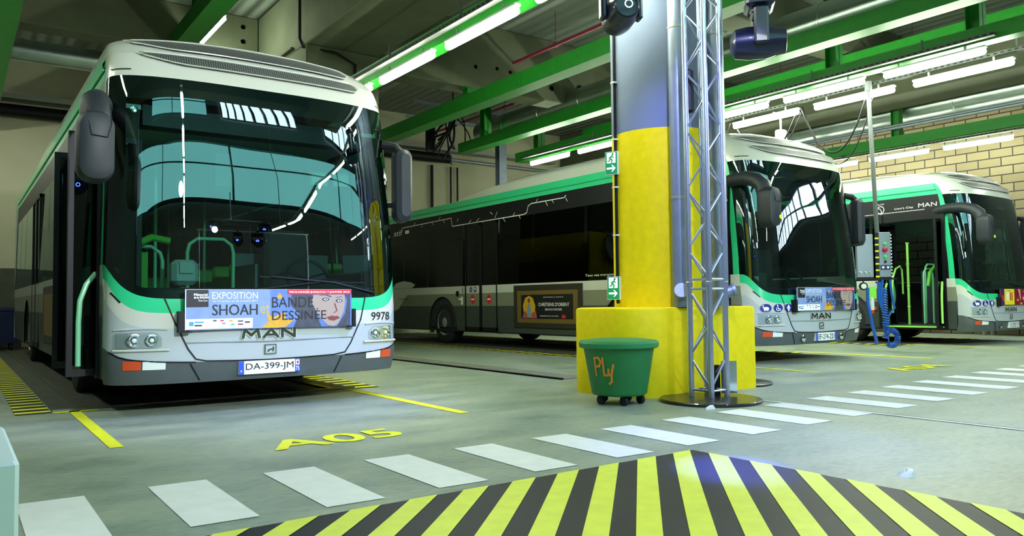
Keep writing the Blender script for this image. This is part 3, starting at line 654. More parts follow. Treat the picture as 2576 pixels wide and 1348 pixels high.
MB().cyl((-.14, -.03, .66), (-.14, -.03, .72), .035).build('drain_cap', ORANGE, pc).rotation_euler = (0, 0, rz)
hose = thing('coiled_air_hose', 'bright blue coiled air hose looping down from the control panel', 'hose', (13.0, 7.2, 0))
P = []
ex, ey = cos(rz), sin(rz)
def center(u):
    # one loop: down, round, back up
    if u < .35: return (.04+.02*u, 1.1-.75*u/.35*.9)
    a = (u-.35)/.5
    if a < 1: t = PI*(1-a*1.75)+.1; return (.14+.10*cos(t), .24-.13*sin(PI-t) if False else .24+.13*sin(t))
    return (.06, .34+(u-.85)/.15*.25)
N = 900
for i in range(N+1):
    u = i/N; cx, cz = center(u); c2_, cz2 = center(min(1, u+.004)); tx_, tz_ = c2_-cx, cz2-cz; L = math.hypot(tx_, tz_) or 1
    nx, nz = -tz_/L, tx_/L; ph = u*2*PI*44; rr = .042
    X = cx+nx*rr*cos(ph); Z = cz+nz*rr*cos(ph); Y = rr*sin(ph)
    P.append((X*ex-Y*ey, X*ey+Y*ex, max(Z, .02)))
MB().tube(P, .011, 5).build('coil', BLUEH, hose)
def q(x, y, z): return (x*ex-y*ey, x*ey+y*ex, z)
MB().tube([q(-.24, -.03, 1.1), q(-.25, -.04, .85), q(-.2, -.05, .5), q(-.12, -.05, .15)], .028, 8).build('flat_hose', BLUEH, hose)
MB().tube([q(.02, 0, 1.25), q(-.02, -.02, 1.0), q(.0, 0, .75), q(.1, .02, .6), q(.2, 0, .75), q(.16, 0, 1.0), q(.14, 0, 1.25)], .022, 8).tube([q(-.04, 0, 1.2), q(-.05, .0, .9), q(.05, .0, .62)], .03, 8).build('loop_hose', BLUEH, hose)
# wall equipment at the far right
we = thing('wall_equipment_rack', 'rack with pale round discs and boxes on the block wall at the right edge', 'equipment', (20.55, 8.0, 0))
MB().box(-.06, .03, -.9, .7, 1.1, 2.55).box(-.2, 0, -.9, .7, 1.72, 1.76).build('rack_board', mat('rack_board_cream', 'C9C9A0', .7), we, smooth=False)
for y, z in ((.35, 2.3), (.12, 2.1), (-.15, 2.2), (-.15, 1.95), (.3, 1.9), (-.5, 2.1)):
    MB().lathe([(.001, -.09), (.11, -.09), (.12, -.06), (.12, -.03), (.001, -.03)], (-.03, y, z), 20, axis='x').build('round_disc', mat('pale_green_disc', 'BFDCC8', .4), we)
MB().bbox(-.5, -.05, -.8, .6, .55, 1.15, .03).build('tool_box', mat('dark_blue_box', '18284A', .4), we, smooth=False)
MB().box(-.55, 0, -.9, .7, .5, .54).box(-.55, 0, -.9, .7, 1.2, 1.24).box(-.5, -.45, -.85, -.8, 0, 1.2).box(-.5, -.45, .6, .65, 0, 1.2).box(-.07, -.02, -.85, -.8, 0, 1.2).box(-.07, -.02, .6, .65, 0, 1.2).build('shelf_frame', TRAY, we, smooth=False)

# beams of seen and unseen stage lights, plus added fill spots
spot('stage_and_fill_spot', (5.0, 5.1, 3.45), (2.5, 6.9, .5), (.25, .3, 1), 420, 46, .8)
spot('stage_and_fill_spot', (5.3, 3.2, 4.3), (4.2, 3.1, 0), (.2, .25, 1), 300, 34, .8)
spot('stage_and_fill_spot', (4.2, 3.0, 4.3), (5.75, 4.9, 2.2), (.35, .35, 1), 420, 44, .7)
spot('stage_and_fill_spot', (3.2, -.9, 3.6), (2.3, 7.0, 1.5), (.93, .96, 1), 1350, 40, .5, .12)  # added fill without a fixture, brightens the left bus front
spot('stage_and_fill_spot', (7.4, -.9, 3.6), (10.4, 6.9, 1.5), (.9, 1, .95), 800, 32, .5, .12)  # added fill for the middle bus front, no fixture
spot('stage_and_fill_spot', (11.6, -.9, 3.6), (16.6, 6.9, 1.4), (.9, 1, .92), 900, 30, .5, .12)  # added fill for the right bus front, no fixture
spot('stage_and_fill_spot', (1.4, -.5, 4.6), (3.6, 3.2, 0), (.6, .72, 1), 160, 80, .8, .15)  # fill spot added over the near floor, no fixture
spot('stage_and_fill_spot', (6.6, -.5, 4.6), (7.5, 2.6, 0), (.25, .38, 1), 420, 80, .8, .15)  # blue fill added to tint the floor at right
spot('stage_and_fill_spot', (5.0, 5.15, 3.45), (3.5, 2.8, 0), (.06, .08, 1), 1500, 10, .9, .03)
LENSB = mat('blue_stage_lens', '1A2CFF', .3, emit=260)
LENSW_, LENSW = LENSW, LENSB
for x, y, z in ((4.3, -1.65, 3.3), (4.95, -1.65, 3.3), (3.4, -3, 4.2), (5.6, -3, 4.2)):
    head((x, y, z), .3, 0, 'stage light out of view behind the camera', 0)['group'] = 'stage lights behind the camera'
LENSW = LENSW_
tag(MB().cyl((2.4, -1.65, 3.75), (6.5, -1.65, 3.75), .03).cyl((2.5, -1.65, 0), (2.5, -1.65, 3.75), .04).cyl((6.4, -1.65, 0), (6.4, -1.65, 3.75), .04).cyl((3.4, -3, 4.67), (5.6, -3, 4.67), .03).cyl((4.4, -3, 4.7), (4.4, -3, 5.46), .02).build('light_stand', ALU), 'light stand out of view behind the camera', 'stand')

# ---------------------------------------------------------------- buses
BW, BL, BD, BP = 2.68, 12.0, .40, 3.0
ZY = [(.2, .07), (.3, .03), (.44, .0), (.9, .0), (1.1, .02), (1.6, .05), (2.2, .11), (2.75, .19), (2.93, .23), (3.05, .28), (3.17, .35), (3.3, .47), (3.42, .63), (3.48, .82), (3.52, 1.3), (3.57, 2.0), (3.62, 2.8)]
ZH = [(.2, 1.315), (.4, 1.34), (1.3, 1.34), (2.9, 1.30), (3.05, 1.295), (3.17, 1.285), (3.3, 1.275), (3.42, 1.25), (3.48, 1.21), (3.52, 1.14), (3.57, 1.02), (3.62, .78)]
def y0f(z): return float(np.interp(z, [a for a, _ in ZY], [b for _, b in ZY]))
def hwf(z): return float(np.interp(z, [a for a, _ in ZH], [b for _, b in ZH]))
def crown(u, z): return z-.085*u*u*max(0, min(1, (z-3.12)/.33))
def FS(x, z, off=0.):
    # front shell point for local x (0..BW) at height z, pushed outwards by off
    h = hwf(z); u = max(-.9999, min(.9999, (x-BW/2)/h)); v = (1-abs(u)**BP)**(1/BP)
    return (BW/2+u*h+off*u*abs(u)**3, y0f(z)+BD*(1-v)-off, crown(u, z)+(off*.5 if z > 3 else 0))
def TH(t, z, off=0.):
    # by angle parameter t in [-1,1], t<-1 / >1 run back along the sides in metres
    h = hwf(z)+off; s = -1 if t < 0 else 1
    if abs(t) <= 1:
        th = abs(t)*PI/2; u = s*sin(th)**(2/BP) if th > 0 else 0; v = max(0, cos(th))**(2/BP)
        return (BW/2+u*h, y0f(z)+BD-(BD+off)*v, crown(u, z))
    y = BD+(abs(t)-1); k = max(0, 1-(y-BD)/.9)
    return (BW/2+s*h, y+y0f(z)*k, z)
def LS(y, z, off=0.):   # left flank (door side) by true y
    k = max(0, 1-(y-BD)/.9); return (BW/2-hwf(z)-off, y, z)
def fpatch(mb, x0, x1, zl, zh, nu=40, nv=3, off=.0, mi=0):
    # front patch between two height curves; x spaced by angle so the corners stay round
    def tt(x):
        u = max(-1, min(1, (x-BW/2)/1.34)); return math.asin(min(1, abs(u)**(BP/2)))/(PI/2)*(1 if u >= 0 else -1)
    a, b = tt(x0), tt(x1)
    def fn(i, j):
        t = a+(b-a)*i; u = (1 if t >= 0 else -1)*sin(abs(t)*PI/2)**(2/BP); xx = BW/2+u*1.34
        lo = zl(u) if callable(zl) else zl; hi = zh(u) if callable(zh) else zh
        z = lo+(hi-lo)*j
        p = TH(t, z, off); return p
    return mb.grid(fn, nu, nv, mi)
def spatch(mb, s, ya, yb, zl, zh, n=None, nv=2, off=0., mi=0):
    # side patch from ya to yb; s=-1 door side, +1 driver side
    n = n or max(2, int(abs(yb-ya)/.35))
    def fn(i, j):
        y = ya+(yb-ya)*i; lo = zl(y) if callable(zl) else zl; hi = zh(y) if callable(zh) else zh
        z = lo+(hi-lo)*j; return TH(s*(1+y-BD), z, off)
    return mb.grid(fn, n, nv, mi, flip=(s < 0))
WY = (2.72, 8.72)
def arch(base):
    def f(y):
        v = base
        for c in WY:
            d = abs(y-c)
            if d < .6: v = max(v, .46+math.sqrt(max(0, .36-d*d)))
        return v
    return f
DOOR1, DOOR2 = (.62, 1.86), (6.5, 7.75)
def segs(a, b, cuts):
    out = []; y = a
    for c, d in sorted(cuts):
        if c > y: out.append((y, c))
        y = max(y, d)
    if y < b: out.append((y, b))
    return out
def zgl(u): return .985+.3*abs(u)**12
def zgr(u): return .865+.30*abs(u)**14
def zwh(u): return .735+.25*abs(u)**14
def zsv(u): return .44+.06*abs(u)**3+.08*abs(u)**20
def thick(o, d=.015):
    s = o.modifiers.new('solid', 'SOLIDIFY'); s.thickness = d; s.offset = -1 if d > 0 else 1; return o
def make_bus(kind, X, Y, label):
    bus = thing('city_bus', label, 'bus', (X, Y, 0), 0, 'green and white city buses')
    B = bus
    # --- front shell, painted bands
    fpatch(MB(), 0, BW, .27, zsv, nv=4).build('front_bumper', BUMP, B)
    fpatch(MB(), 0, BW, zsv, zwh, nv=5).build('silver_front_panel', SILV, B)
    wp = MB(); fpatch(wp, 0, BW, zwh, zgr, nv=2); wp.build('white_front_band', WHITE, B)
    jp = MB(); fpatch(jp, 0, BW, zgr, zgl, nv=2)
    for s in (-1, 1): spatch(jp, s, BD, BD+.11, zgl(1), 3.17, 2, 12)
    jp.build('green_front_surround', JADE, B)
    ws = fpatch(MB(), 0, BW, zgl, 2.93, nu=60, nv=16).build('windscreen', GLW, B)
    # black printed edge of the windscreen
    fr = MB(); fpatch(fr, .0, BW, 2.72, 2.925, nu=50, off=-.006); fpatch(fr, 0, BW, lambda u: zgl(u)+.002, lambda u: zgl(u)+.075, nu=50, off=-.006)
    fpatch(fr, 0, .115, 1.25, 2.93, nu=8, nv=10, off=-.006); fpatch(fr, BW-.1, BW, 1.25, 2.93, nu=8, nv=10, off=-.006)
    fr.build('windscreen_frit', BLK, ws)
    fpatch(MB(), 0, BW, 2.93, 3.17, nu=60, nv=4).build('white_roof_brow', WHITE, B)
    # --- roof fairing in stacked plan curves
    zs = [3.17, 3.21, 3.25, 3.3, 3.35, 3.39, 3.42, 3.45, 3.48, 3.5, 3.535, 3.57, 3.6, 3.62]
    def yend(z): return float(np.interp(z, [3.17, 3.3, 3.43, 3.55, 3.62], [8.3, 7.7, 6.7, 5.5, 4.5]))
    rings = []
    for z in zs:
        ye = yend(z); R = []
        h = hwf(z)
        for i in range(12): yy = ye-(ye-1.0-y0f(z))*i/12; R.append((BW/2-h, yy, crown(1, z)))
        for i in range(49): R.append(TH(-1+2*i/48, z))
        for i in range(1, 13): yy = 1.0+y0f(z)+(ye-1.0-y0f(z))*i/12; R.append((BW/2+h, yy, crown(1, z)))
        rings.append(R)
    rf = MB().loft(rings, 0, False); n = len(rings[0])
    cx_ = BW/2; last = rings[-1]; r1 = [(cx_+(x-cx_)*.6, 3.6+(y-3.6)*.8, 3.60) for x, y, z in last]; r2_ = [(cx_+(x-cx_)*.1, 3.6+(y-3.6)*.5, 3.62) for x, y, z in last]
    rf.loft([last, r1, r2_], 0, False); rf.add(r2_, [tuple(range(n))])
    rf.build('roof_fairing', WHITE, B)
    MB().bbox(.06, BW-.06, BD+.2, BL-.05, 3.05, 3.19, .06).build('roof_panel', WHITE, B)
    sl = MB(); sl.box(.12, .13, 8.0, 8.01, 3.1, 3.11)
    for x0, x1, zl, zh in ((.26, 2.32, 3.065, 3.165), (.20, 2.26, 3.235, 3.365)):
        def gl(u, x0=x0, x1=x1, zl=zl, zh=zh, top=False):
            x = BW/2+u*1.34; a = max(0, min(1, (x-x0)/.42)); b = max(0, min(1, (x1-x)/.1))
            k = math.sqrt(max(0, 1-(1-b)**2)); k2 = math.sin(a*PI/2)
            return (zl+(zh-zl)*(1-k2*1)*.75+(zh-zl)*.0) if not top else zh
        def lo(u, f=gl, zl=zl, zh=zh, x1=x1):
            x = BW/2+u*1.34; b = max(0, min(1, (x1-x)/.1)); k = math.sqrt(max(0, 1-(1-b)**2)); v = f(u); mid = (zl+zh)/2; return mid+(v-mid)*k if v < mid else v
        def hi(u, zl=zl, zh=zh, x1=x1, f=gl):
            x = BW/2+u*1.34; b = max(0, min(1, (x1-x)/.1)); k = math.sqrt(max(0, 1-(1-b)**2)); mid = (zl+zh)/2; return max(mid+(zh-mid)*k, f(u)*.0)
        g = MB(); fpatch(g, x0, x1, lo, hi, nu=44, nv=5, off=.030); g.build('roof_grille', GRILLE, B)
        rim = MB()
        pts = [Vector(FS(BW/2+u*1.34, hi(u), .022)) for u in np.linspace((x0-BW/2)/1.34, (x1-BW/2)/1.34, 40)]
        pt2 = [Vector(FS(BW/2+u*1.34, lo(u), .022)) for u in np.linspace((x1-BW/2)/1.34, (x0-BW/2)/1.34, 40)]
        rim.tube(pts+pt2[1:-1], .007, 5, closed=True); rim.build('grille_rim', WHITE, B)
    d = Decal(lambda x, z, l: FS(x, z, .006+.001*l))
    d.rect(.06, .2, 2.985, 2.995, BLK, n=4); d.rect(BW-.17, BW-.08, 2.985, 2.995, BLK, n=3)
    d.build('brow_slot', B); d = Decal(lambda x, z, l: FS(x, z, .006+.001*l))
    # panel seams in the front
    def seam(p): d.stroke([(a, b) for a, b in p], .012, BLK, 0)
    seam([(.42, .985), (.50, .78), (.60, .56), (.66, .475)]); seam([(2.24, .985), (2.19, .78), (2.08, .56), (2.02, .475)])
    seam([(.66, .472), (.75, .452), (1.0, .443), (1.3, .438), (1.6, .443), (1.9, .452), (2.02, .472)])
    seam([(.1, .96), (.04, 1.04)]); seam([(.62, .43), (.70, .29)]); seam([(1.98, .43), (1.92, .29)])
    seam([(x, zsv((x-BW/2)/1.34)-.002) for x in np.linspace(.03, .66, 12)]); seam([(x, zsv((x-BW/2)/1.34)-.002) for x in np.linspace(2.02, 2.65, 12)])
    d.stroke([(.585, .61), (1.0, .605), (1.3, .60), (1.6, .605), (2.1, .61)], .010, mat('seam_line_grey', '70787A', .6), 0)  # plain grey seam line across the silver panel
    d.build('panel_seams', B)
    # --- lights
    def mapf(off): return lambda x, z, l: FS(x, z, off+.0015*l)
    for s in (0, 1):
        X_ = (lambda x: BW-x) if s else (lambda x: x)
        hl = MB(); pts = [(.10, .545), (.13, .715), (.50, .72), (.56, .55)] if not s else [(BW-.10, .56), (BW-.13, .72), (BW-.42, .715), (BW-.52, .62), (BW-.50, .57)]
        dk = Decal(mapf(.004)); 
        # housing as several columns so that it follows the corner
        cols = 10; xa, xb = .075, .40
        sh = MB(); gl = MB()
        def hz_(k): x = xa+(xb-xa)*k; e = (max(0, k-.8)/.2)**2*.05; return x, .575+e*.3, .71-e
        for q_ in range(cols):
            a = hz_(q_/cols); b = hz_((q_+1)/cols)
            sh.add([FS(X_(a[0]), a[1], .004), FS(X_(b[0]), b[1], .004), FS(X_(b[0]), b[2], .004), FS(X_(a[0]), a[2], .004)], [(0, 1, 2, 3)])
            gl.add([FS(X_(a[0]), a[1], .022), FS(X_(b[0]), b[1], .022), FS(X_(b[0]), b[2], .018), FS(X_(a[0]), a[2], .018)], [(0, 1, 2, 3)])
        h = sh.build('headlight', mat('headlight_housing', 'A6AEB0', .3), B, smooth=False)
        gl.build('lens', LENS, h)
        for cx, r in ((.20, .056), (.325, .05)):
            c = Vector(FS(X_(cx), .642, .006)); MB().lathe([(r, -.004), (r, -.012), (r*.85, -.014), (r*.5, .0), (.001, .004)], c, 20, axis='y').build('reflector', CHROME, h)
            MB().lathe([(r*.35, -.012), (.001, -.022)], c, 12, axis='y').build('bulb', LENSW2, h)
        br = MB(); br.tube([FS(X_(x), .560, .012) for x in np.linspace(.06, .46, 9)], .011, 6).build('headlight_ledge', WHITE, B)
        br = MB(); br.tube([FS(X_(x), .728+.01*sin((x-.06)/.4*PI), .004) for x in np.linspace(.06, .44, 9)], .008, 6).build('headlight_brow', SILV, B)
        e = Decal(mapf(.006)); e.rect(X_(.12), X_(.25), .395, .472, ORANGE, n=4); e.build('indicator_lens', B)
        e = Decal(mapf(.006)); e.rect(X_(.26), X_(.43), .395, .465, REFLW, n=4); e.build('white_side_reflector', B)
        if kind != 'A':
            c = FS(X_(.86), .36, .01); MB().lathe([(.048, .0), (.05, -.012), (.03, -.02), (.001, -.022)], c, 18, axis='y').build('fog_lamp', CHROME, B)
    # --- badge, plate, number
    d = Decal(mapf(.012))
    for wd_, m_, ly_ in ((.042, WHITE, 0), (.026, mat('chrome_dark', 'C4CCCE', .12, metal=1), 1)):
        M_ = lambda L: [(1.29+(x-1.30)*.80, z) for x, z in L]
        d.stroke(M_([(1.00, .64), (1.02, .71), (1.09, .66), (1.16, .71), (1.18, .64)]), wd_, m_, ly_)
        d.stroke(M_([(1.23, .64), (1.31, .71), (1.39, .64)]), wd_, m_, ly_).stroke(M_([(1.265, .66), (1.355, .66)]), wd_*.8, m_, ly_)
        d.stroke(M_([(1.44, .64), (1.44, .71), (1.58, .64), (1.58, .71)]), wd_, m_, ly_)
    d.build('chrome_badge', B)
    d = Decal(lambda x, z, l: FS(x+.025, z, .010+.0015*l)); d.rect(1.215, 1.325, .485, .575, CHROME).rect(1.228, 1.312, .497, .563, SILV, 1)
    d.poly([(x, z+.01) for x, z in [(1.238, .497), (1.243, .515), (1.262, .525), (1.285, .528), (1.29, .545), (1.305, .54), (1.302, .515), (1.298, .497), (1.288, .497), (1.284, .512), (1.262, .51), (1.256, .497)]], MT['chrome_dark'], 2)
    d.build('lion_emblem', B)
    PLB = mat('plate_blue', '1C4FC8', .4); PLW = mat('plate_white', 'E6ECEA', .4)
    px, pw, pz = (1.29, .275, .375) if kind == 'A' else (1.40, .26, .37) if kind == 'B' else (1.40, .22, .37)
    MB().box(px-pw, px+pw, -.012, .03, pz-.058, pz+.058).build('number_plate', PLW, B, smooth=False)
    d = Decal(lambda x, z, l: (px+x, -.0135-.001*l, pz+z))
    if kind == 'A':
        d.rect(-pw, -pw+.045, -.058, .058, PLB).rect(pw-.045, pw, -.058, .058, PLB)
        d.text('F', -pw+.016, -pw+.028, -.04, -.02, TXTW, 1).text('75', pw-.04, pw-.006, -.045, -.008, TXTW, 1, .02).rect(pw-.04, pw-.005, .005, .05, TXTW, 1).poly(ell(pw-.022, .027, .011, .014, 9), mat('plate_red', 'D0202A', .4), 2)
        d.text('DA-399-JM', -pw+.06, pw-.06, -.037, .037, TXTK, 1, .006)
    elif kind == 'B':
        d.rect(-pw, -pw+.045, -.058, .058, PLB).rect(pw-.045, pw, -.058, .058, PLB).text('EF-274-ZD', -pw+.06, pw-.06, -.037, .037, TXTK, 1, .006)
    else:
        d.text('CG 828-ZA', -pw+.02, pw-.02, -.0, .045, TXTK, 1, .02).text('CG 828-ZA', -pw+.02, pw-.02, -.045, -.01, TXTK, 1, .0)
    d.build('plate_characters', B)
    d = Decal(mapf(.005))
    if kind == 'A': d.text('9978', 2.31, 2.54, .765, .845, TXTK, 1, .008)
    elif kind == 'B': d.text('4093', 2.34, 2.56, .765, .84, TXTK, 1, .0)
    else: d.text('4095', 2.34, 2.56, .765, .84, TXTK, 1, .0)
    d.build('fleet_number', B)
    if kind != 'A':
        NAVY = mat('badge_blue', '1B2A8A', .4); d = Decal(mapf(.006))
        for i, cx in enumerate((.17, .36, .55)):
            d.poly(ell(cx, .80, .078, .06, 24), NAVY, 0)
        d.poly(ell(.17, .795, .04, .024, 14), TXTW, 1).stroke([(.13, .81), (.13, .84)], .012, TXTW, 1).poly(ell(.15, .768, .01, .009, 8), TXTW, 1).poly(ell(.19, .768, .01, .009, 8), TXTW, 1)
        d.poly(ell(.345, .84, .013, .01, 8), TXTW, 1).stroke([(.347, .83), (.355, .79), (.385, .79), (.40, .762)], .012, TXTW, 1).stroke([(.33, .805), (.325, .775), (.35, .762), (.375, .77)], .01, TXTW, 1)
        d.poly(ell(.55, .838, .012, .01, 8), TXTW, 1).stroke([(.55, .825), (.55, .79)], .03, TXTW, 1).stroke([(.525, .82), (.522, .79)], .01, TXTW, 1).stroke([(.575, .82), (.578, .79)], .01, TXTW, 1).stroke([(.542, .79), (.54, .758)], .012, TXTW, 1).stroke([(.558, .79), (.56, .758)], .012, TXTW, 1)
        TEA = mat('teal_logo', '3F9A80', .4)
        d.stroke(ell(.68, .80, .035, .035, 16)+[(.715, .80)], .007, TEA, 1).stroke([(.65, .815), (.675, .81), (.69, .79), (.685, .762)], .007, TEA, 1).text('RATP', .745, .84, .79, .815, TEA, 1)
        d.build('accessibility_badges', B)
    # --- advert board on the front
    px0, px1, pz0, pz1 = (.56, 2.06, .72, 1.065) if kind == 'A' else (.66, 2.12, .755, 1.09) if kind == 'B' else (.76, 2.12, .76, 1.075)
    yb = -.045
    bd = MB().bbox(px0, px1, yb, yb+.02, pz0, pz1, .006).build('advert_board', mat('advert_sky_blue', '6F8CC4', .45, noise=.12, scale=5) if kind != 'C' else mat('advert_dark_red', '7A1830', .45, noise=.5, scale=6), B, smooth=False)
    MB().box(px0-.05, px0-.005, yb-.01, .03, pz0-.01, pz0+.16).box(px0-.05, px0+.05, yb-.01, .03, pz0-.02, pz0-.008).build('board_clip', BLK, B, smooth=False)
    MB().box(px1+.005, px1+.04, yb-.01, .03, pz0, pz0+.16).box(px1-.03, px1+.04, yb-.01, .03, pz0-.01, pz0+.002).build('board_clip', BLK, B, smooth=False)
    w, h = px1-px0, pz1-pz0
    d = Decal(lambda x, z, l: (px0+x*w, yb-.0015-.0007*l, pz0+z*h))
    if kind != 'C':
        RED = mat('advert_red', 'D81E3C', .45); SKIN = mat('advert_skin', 'A8968A', .5); HAIR = mat('advert_dark_hair', '3E4450', .5, noise=.3, scale=20); LB = mat('advert_pale_blue', '7F99CE', .45, noise=.08); STAR = mat('advert_star_ochre', 'D8A22A', .5, noise=.15, scale=20); CYAN = mat('advert_cyan', '3C9CD0', .5); LIP = mat('advert_lip', '7A3A38', .5); MIDB = mat('advert_mid_blue', '5878C8', .5, noise=.1)
        d.rect(.0, .5, .0, 1, LB, 0).rect(.48, .62, 0, .99, mat('advert_mid_sky', '5F7FC6', .45, noise=.1), .5)
        d.rect(.005, .125, .56, .985, TXTK, 1)
        d.text('Mémorial', .045, .12, .84, .9, TXTW, 2, .03).text('de la SHOAH', .045, .125, .77, .83, TXTW, 2, .03).text('Musée Centre', .07, .12, .70, .75, TXTW, 2)
        d.rect(.005, .375, .02, .27, TXTW, 1)
        d.rect(.02, .045, .1, .2, CYAN, 2)
        for i, (a, b, z, m_) in enumerate(((.05, .1, .17, CYAN), (.05, .09, .09, TXTK), (.15, .17, .2, HAIR), (.19, .21, .2, RED), (.2, .22, .13, CYAN), (.24, .26, .19, STAR), (.25, .27, .1, JADE), (.29, .32, .18, HAIR), (.29, .32, .1, LIP), (.33, .36, .15, TXTK))): d.rect(a, b, z, z+.035, m_, 2)
        d.text('EXPOSITION', .145, .405, .76, .93, TXTW, 2, .0)
        d.text('du 19 janvier au 30 octobre 2017', .15, .405, .675, .725, TXTW, 2)
        d.text('SHOAH', .145, .405, .35, .62, TXTK, 2, .008)
        d.text('et', .42, .475, .38, .60, mat('advert_gold', 'C8B24A', .5), 2)
        # star with drawn points, a face in three quarter view, dark hair behind
        d.poly([(.43, .03), (.47, .17), (.455, .40), (.50, .28), (.565, .42), (.575, .22), (.62, .19), (.58, .03), (.52, .0)], STAR, 1)
        d.poly([(.52, .80), (.535, .92), (.55, .82), (.56, .77), (.535, .75)], STAR, 1)
        d.poly([(.585, .0), (.66, .25), (.64, .5), (.59, .85), (.70, .86), (1, .86), (1, .0)], MIDB, 1)
        d.poly([(.62, .0), (.66, .35), (.60, .60), (.61, .86), (.74, .86), (.76, .5), (.78, .2), (.8, .0)], HAIR, 2)
        d.poly([(.90, .0), (.955, .35), (.97, .7), (.95, .86), (.99, .86), (.99, .0)], HAIR, 2)
        d.poly([(.75, .86), (.735, .66), (.765, .42), (.80, .2), (.84, .04), (.875, .0), (.91, .08), (.945, .4), (.955, .66), (.95, .86)], SKIN, 3)
        for cx, cz in ((.825, .73), (.915, .69)):
            d.poly(ell(cx, cz, .024, .05, 12), HAIR, 4).poly(ell(cx+.002, cz, .014, .028, 10), TXTW, 5).poly(ell(cx+.003, cz, .006, .018, 8), TXTK, 6)
        d.stroke([(.79, .84), (.83, .85), (.86, .80)], .016, HAIR, 4).stroke([(.895, .78), (.93, .80)], .014, HAIR, 4)
        d.stroke([(.885, .62), (.90, .42), (.88, .36)], .009, LIP, 4).poly([(.83, .25), (.87, .29), (.885, .27), (.905, .28), (.92, .22), (.88, .15), (.85, .17)], LIP, 4)
        d.text('BANDE', .49, .745, .53, .80, TXTK, 5, .0); d.text('DESSINÉE', .49, .83, .20, .50, TXTK, 5, .0)
        d.rect(.585, .995, .87, 1.0, RED, 6).text("PROLONGÉE JUSQU'AU 7 JANVIER 2018", .595, .985, .895, .965, TXTW, 7, .02)
        d.stroke([(0, 0), (0, 1), (1, 1)], .004, TXTW, 6)
    else:
        YL = mat('advert_yellow', 'E8D81C', .45); RD = mat('advert_bright_red', 'C82838', .45); PU = mat('advert_purple', '34205E', .45)
        d.rect(0, .12, .0, .99, PU, 1).poly([(.02, .5), (.05, .68), (.12, .5), (.12, .2), (.07, .25)], RD, 2).rect(.12, .44, .02, .99, YL, 1)
        for i, m_ in enumerate((TXTW, TXTW, RD, ORANGE)): d.rect(.18+i*.055, .215+i*.055, .28, .78, m_, 2)
        d.text('CARTE', .22, .33, .84, .92, TXTK, 2)
        d.poly([(.56, .98), (.64, .98), (.66, .3), (.64, .28)], SEAT2, 2).poly(ell(.55, .3, .035, .07, 10), mat('advert_orange', 'F08A28', .5), 2).poly(ell(.66, .08, .045, .07, 10), MT['advert_orange'], 2)
        d.poly([(.75, .05), (.7, .5), (.78, .75), (.9, .7), (.97, .4), (.95, .1)], RD, 2).text('Madama', .72, .95, .3, .48, TXTW, 4, .03).text('UN SPECTACLE', .73, .95, .79, .86, TXTW, 4).rect(.75, .95, .2, .22, YL, 4)
    d.build('advert_print', bd)
    # --- flanks
    for s in (-1, 1):
        doors = [DOOR1, DOOR2] if s < 0 else []
        open1 = s < 0
        w = MB(); g = MB(); k = MB(); gn = MB(); gd = MB()
        for a, b in segs(BD+.0, BL, doors): 
            spatch(w, s, a, b, 1.12, 1.285, nv=1)
            spatch(g, s, a, b, arch(.85), lambda y: 1.12, n=max(3, int((b-a)/.08)), nv=1)
            spatch(k, s, a, b, arch(.31), lambda y: .85 if arch(.31)(y) < .85 else arch(.31)(y), n=max(3, int((b-a)/.08)), nv=1)
        w.build('white_side_band', WHITE, B); g.build('grey_side_band', GREYP, B); k.build('dark_side_skirt', DARKP, B)
        spatch(gn, s, BD+.1, BL, 2.95, 3.05, nv=1); spatch(gn, s, BD+.1, BL, 3.05, 3.17, nv=1, off=.02)
        t_ = MB().tube([TH(s*(1+y-BD), 3.045, .012) for y in np.linspace(BD+.1, BL, 12)], .012, 6)
        gn.add(t_.v, t_.f); gn.build('green_roof_edge', JADE, B)
        # glass runs flush between the bands, with pillars between panes
        cuts = [(a-.05, b+.05) for a, b in doors]
        ys = [BD+.11, 2.1, 3.75, 5.3, 6.4, 7.85, 9.4, 10.6, BL-.3] if s < 0 else [BD+.11, 1.9, 3.5, 5.1, 6.7, 8.3, 9.9, BL-.3]
        for i in range(len(ys)-1):
            a, b = ys[i]+.03, ys[i+1]-.03
            for a2, b2 in segs(a, b, [(c, e) for c, e in cuts]):
                if b2-a2 < .08: continue
                spatch(MB(), s, a2, b2, 1.285, 2.62, nv=3).build('side_window', GLS if (s > 0 or kind == 'A') else GLD, B)
        pl = MB(); spatch(pl, s, BD+.11, BL, 2.62, 2.95, nv=1)
        for yy in ys: 
            if not any(c-.06 < yy < e+.06 for c, e in doors): spatch(pl, s, yy-.035 if yy > BD+.12 else yy, min(BL, yy+.035), 1.285, 2.62, 1, 2)
        spatch(pl, s, BL-.33, BL, 1.285, 2.62, 1, 2)
        pl.build('black_window_surround', BLK, B)
    MB().box(.0, BW, BL-.02, BL, .31, 3.1).build('rear_wall', WHITE, B, smooth=False)
    MB().box(.03, BW-.03, .35, BL-.02, .29, .34).build('underbody', RUB, B, smooth=False)
    # --- doors
    def leaf(wd, zt=2.45):
        m_ = MB(); f = .045
        m_.box(0, f, -.02, .02, .33, zt).box(wd-f, wd, -.02, .02, .33, zt).box(f, wd-f, -.02, .02, zt-.05, zt).box(f, wd-f, -.02, .02, .33, .39); return m_
